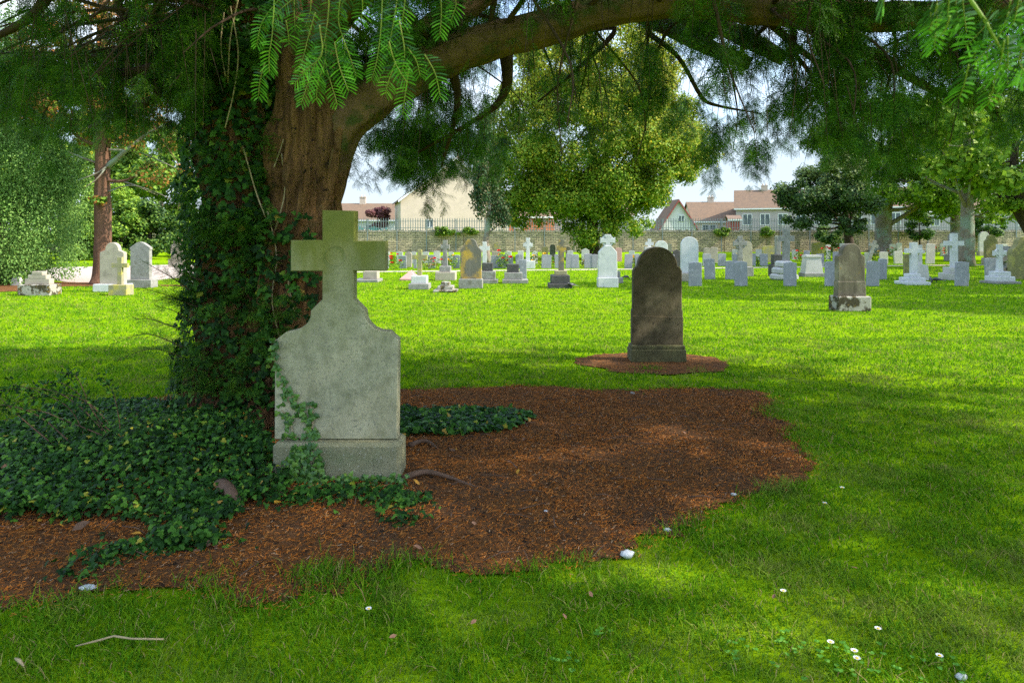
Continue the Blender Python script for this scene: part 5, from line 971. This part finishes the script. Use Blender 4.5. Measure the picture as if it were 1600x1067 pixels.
for i, (px, h, w_, lb) in enumerate(((690,3,1.2,'low green creeper on the wall below the cream gable'),(725,2.9,1.6,'low green creeper on the wall right of the cream gable'),(1130,2.8,.8,'tiny green creeper on the wall right of the lime'),(1530,3,1.8,'green creeper over the wall at the far right'),(1195,2.7,.7,'dark creeper on the wall left of the evergreen oak'))):
    X = (px-800)*WY/F; tree('wall_creeper', lb, X, WY-.35, [(0,0,0,.03),(0,0,1,.03),(0,0,2.2,.02)], [(0,.1,2.1,w_,.2,.35,10,.3)], 1500, .16, 'hedge', 'darkbark', 2, seed=80+i)

# ------------------------------------------------------------------ the straggly stems at the left
sg_ = thing('straggly_shrub', 'thin arching leafy stems rising from the ivy bed at the left', 'shrub', (*G(170, 690), 0)); sgo = Vector(sg_.location); sm_ = MB(); lp = []
for pp in ([(190,700),(185,650),(175,610),(160,592)],[(175,690),(130,640),(80,610),(10,608),(-40,620)],[(190,690),(150,640),(100,600),(60,598)],[(120,700),(60,650),(0,632),(-60,640)],[(160,680),(110,660),(50,640),(0,660)],[(200,690),(120,620),(40,625),(0,640)],[(200,700),(150,650),(120,590),(95,582)],[(90,700),(30,650),(-20,600)],[(230,720),(180,690),(150,655)],[(210,740),(160,700),(100,690)],[(240,720),(235,690),(215,665)],[(140,700),(110,640),(60,612),(20,600)]):
    Yk = 4.9 + random.uniform(-.3, .3); sp_ = spline([tuple(P(a_, b_, Yk)) for a_, b_ in pp], 7)
    sm_.tube([Vector(q)-sgo for q in sp_], [.005-.0038*i/len(sp_) for i in range(len(sp_))], 5)
    for q in sp_[4:]:
        for _ in range(5): lp.append(np.array(q)-np.array(sgo)+rn.normal(0, .022, 3))
sm_.build('stem', MT['deadp'], sg_); lp = np.array(lp)
LT = np.array([(0,0,0),(.5,-.22,.03),(1,0,0),(.5,.22,.03)]); Vv, Ff = instance(LT, F4, lp, frames(rvec(len(lp)), rvec(len(lp))+[0,-.3,.6]), rng.uniform(.028, .052, len(lp))); npmesh('leaves', Vv, Ff, MT['ivy'], sg_)

# ------------------------------------------------------------------ small things on the ground
def rock(name, label, px, py, r, m, cat='stone', sq=.6):
    x, y = G(px, py); b_ = MB(); rings = 7; seg = 10; V = [(0, 0, -r*sq*.3)]
    for i in range(1, rings):
        for j in range(seg):
            th = math.pi*i/rings; ph = 2*math.pi*j/seg; d = Vector((math.sin(th)*math.cos(ph), math.sin(th)*math.sin(ph), -math.cos(th))); q = r*(1+.35*mnoise.noise(d*1.7+Vector((px, py, 0)))); V.append((d.x*q*1.25, d.y*q*.85, d.z*q*sq+r*sq*.6))
    V.append((0, 0, r*sq*1.6)); fs = [(0, 1+(j+1) % seg, 1+j) for j in range(seg)]
    for i in range(rings-2):
        for j in range(seg): a_ = 1+i*seg+j; c_ = 1+i*seg+(j+1) % seg; fs.append((a_, c_, c_+seg, a_+seg))
    e = len(V)-1; fs += [(e, e-seg+j, e-seg+(j+1) % seg) for j in range(seg)]
    o_ = b_.add(V, fs, True).build(name, MT[m]); o_.location = (x, y, .01); o_.rotation_euler.z = random.uniform(-.5,.5); tag(o_, label, cat); return o_
rock('pebble', 'white quartz pebble on the edge between soil and grass', 980, 872, .030, 'quartz')
rock('pebble', 'pale flat pebble at the soil edge near the left foreground', 137, 923, .03, 'quartz', sq=.3)
rock('pebble', 'small pale pebble in the middle of the bare soil', 853, 802, .010, 'quartz')
rock('pebble', 'grey pebble on the soil near the right foreground rim', 1043, 832, .016, 'quartz')
rock('pebble', 'small grey pebble near the right end of the soil', 1146, 776, .014, 'quartz')
rock('pebble', 'grey half buried pebble at the far rim of the soil', 988, 617, .02, 'granite')
rock('pebble', 'white object edge lying in the grass at the bottom right', 1502, 1064, .018, 'quartz')
def rooty(label, pts_, r0, m='dead'):
    a_ = [Vector((*G(x, y), z)) for x, y, z in pts_]; o_ = MB().tube([Vector(q[:3]) for q in spline([tuple(q) for q in a_], 5)], [r0*(1-.8*i/((len(a_)-1)*5)) for i in range((len(a_)-1)*5+1)], 10, True, .35, 9).build('surface_root', MT[m]); return tag(o_, label, 'root')
rooty('exposed brown root snaking right from the stone cross base', [(628,752,.02),(665,748,.045),(700,752,.03),(735,760,.01),(765,768,.0)], .020, 'deadp')
rooty('low exposed root on the soil at the end of the ivy patch', [(640,700,.02),(665,695,.03),(690,706,.0)], .022, 'deadp')
rooty('stub of grey brown root poking from the ivy edge', [(345,775,.06),(358,788,.08),(372,800,.03),(368,812,-.02)], .05, 'deadp')
x, y = G(190, 1018); st_ = MB().tube([Vector((*G(a_, b_), z_)) for a_, b_, z_ in ((118,1028,.045),(150,1022,.05),(178,1016,.055),(205,1019,.052),(256,1019,.05))], [.002,.0035,.004,.0038,.0035], 7, True, .3, 30).build('stick', MT['stick']); tag(st_, 'pale crooked stick lying on the grass at the bottom left', 'stick')
st_ = MB().tube([Vector((*G(a_, b_), z_)) for a_, b_, z_ in ((24,1050,.05),(30,1056,.055),(37,1062,.05))], [.003,.006,.003], 7, True, .3, 30).build('stick', MT['stick']); tag(st_, 'short pale stick stub in the grass at the bottom left corner', 'stick')
def dleaf(px, py, s_, m, label, z=.03, tilt=.4, grp=None):
    x, y = G(px, py); V = [(0,0,0),(.35,.30,.10),(.7,.22,.16),(1,0,.08),(.7,-.22,.12),(.35,-.28,.05),(.5,0,.0)]; o_ = MB().add([Vector(v_)*s_ for v_ in V], [(0,6,1),(1,6,2),(2,6,3),(3,6,4),(4,6,5),(5,6,0)], True).build('fallen_leaf', MT[m])
    o_.location = (x, y, z); o_.rotation_euler = (random.uniform(-tilt, tilt), random.uniform(-tilt, tilt), random.uniform(0, 6.28)); return tag(o_, label, 'leaf', grp)
dleaf(437, 790, .07, 'deady', 'bright yellow fallen leaf on the soil below the stone cross', .03)
dleaf(22, 757, .08, 'dead', 'orange brown fallen leaf lying on the ivy at the far left', .14); dleaf(380, 688, .05, 'deady', 'yellow leaf in the ivy left of the stone cross', .2); dleaf(376, 725, .05, 'deady', 'yellow green leaf low in the ivy left of the stone cross', .2); dleaf(390, 660, .05, 'deady', 'orange leaf at the foot of the yew trunk', .25)
dleaf(160, 842, .09, 'dead', 'large tan curled leaf at the front of the ivy bed', .02); dleaf(112, 838, .09, 'deadp', 'purple brown bark flake at the front of the ivy bed', .03); dleaf(205, 842, .05, 'deady', 'small yellow leaf at the front rim of the ivy bed', .03)
dleaf(655, 765, .06, 'deady', 'orange leaf beside the root right of the cross base', .03); dleaf(660, 858+5, .05, 'dead', 'tan leaf on the soil in the middle foreground', .02)
for i in range(46):
    a_, b_ = random.choice([(random.uniform(250, 360), random.uniform(820, 868)), (random.uniform(0, 130), random.uniform(810, 835)), (random.uniform(620, 860), random.uniform(655, 720)), (random.uniform(640, 1150), random.uniform(640, 850))])
    dleaf(a_, b_, random.uniform(.025, .05), random.choice(['dead','deadp','deady','dead']), 'small curled brown leaf lying on the needle covered soil', .025, .5, 'small brown leaves on the soil')
for i, (px, py) in enumerate(((1053,950),(1208,952),(926,949),(1510,950),(1330,900),(620,1010),(880,975),(745,985))): dleaf(px, py, .03, 'dead', 'small tan leaf caught in the foreground grass', .045, .5, 'tan leaves in the grass')
def daisy(px, py, label, s_=1.0):
    x, y = G(px, py); o_ = thing('daisy', label, 'daisy', (x, y, 0), random.uniform(0, 6), 'daisies in the lawn'); r_ = .011*s_; z = .055; p_ = MB()
    for j in range(13):
        a_ = j*2*math.pi/13; c_, s2 = math.cos(a_), math.sin(a_); n_ = (-s2*.0022*s_, c_*.0022*s_)
        p_.add([(c_*r_*.25, s2*r_*.25, z), (c_*r_*.7+n_[0], s2*r_*.7+n_[1], z+.002), (c_*r_, s2*r_, z+.003), (c_*r_*.7-n_[0], s2*r_*.7-n_[1], z+.002)], [(0,1,2,3)])
    p_.build('petals', MT['petal'], o_); MB().tube([(0,0,z-.001),(0,0,z+.0025),(0,0,z+.004)], [r_*.4,r_*.36,r_*.12], 10).build('centre', MT['yel'], o_); MB().tube([(0,0,0),(.003,0,.03),(0,0,z)], .0008, 5).build('stalk', MT['rib'], o_)
for px, py, lb in ((1224,943,'white daisy alone in the right foreground grass'),(1372,1004,'white daisy topmost of the lower right cluster'),(1298,1026,'white daisy left in the lower right cluster'),(1339,1052,'white daisy lowest of the lower right cluster'),(1335,1040,'half closed daisy just above the lowest daisy'),(1316,776,'distant daisy in the grass right of the soil'),(576,972,'white daisy in the grass below the soil, left of centre'),(1468,1048,'white daisy near the bottom right corner'),(1289,801,'tiny daisy at the dry patch right of the soil')): daisy(px, py, lb, 1.25)

# clover in the near lawn
hexa = np.array([(0,0,0)] + [(.5+.5*math.cos(i*math.pi/3+math.pi), .5*math.sin(i*math.pi/3+math.pi), .06) for i in range(1, 6)]); hf = np.array([(0,1,2),(0,2,3),(0,3,4),(0,4,5)])
cp_ = []
for (px, py, r_, nn) in ((1240,1010,.05,9),(1330,1045,.14,22),(1400,1055,.12,16),(1280,1055,.10,12),(1160,1030,.05,8),(930,1000,.03,6),(880,1040,.04,7)):
    x, y = G(px, py); cx_, cy_ = rng.normal(x, r_, nn), rng.normal(y, r_*.7, nn)
    for a_, b_ in zip(cx_, cy_):
        z_ = rng.uniform(.022, .036)
        for k in range(3): cp_.append((a_, b_, z_, rng.uniform(0, .5)+k*2.094))
cp_ = np.array(cp_); D = np.stack([np.cos(cp_[:,3]), np.sin(cp_[:,3]), 0*cp_[:,3]], 1); Vv, Ff = instance(hexa, hf, cp_[:, :3], frames(D, rvec(len(cp_))*.25+[0,-.2,1]), rng.uniform(.008, .014, len(cp_)))
tag(npmesh('clover', Vv, Ff, MT['clover']), 'patches of round leaved clover among the daisies in the near lawn', 'clover', kind='stuff')
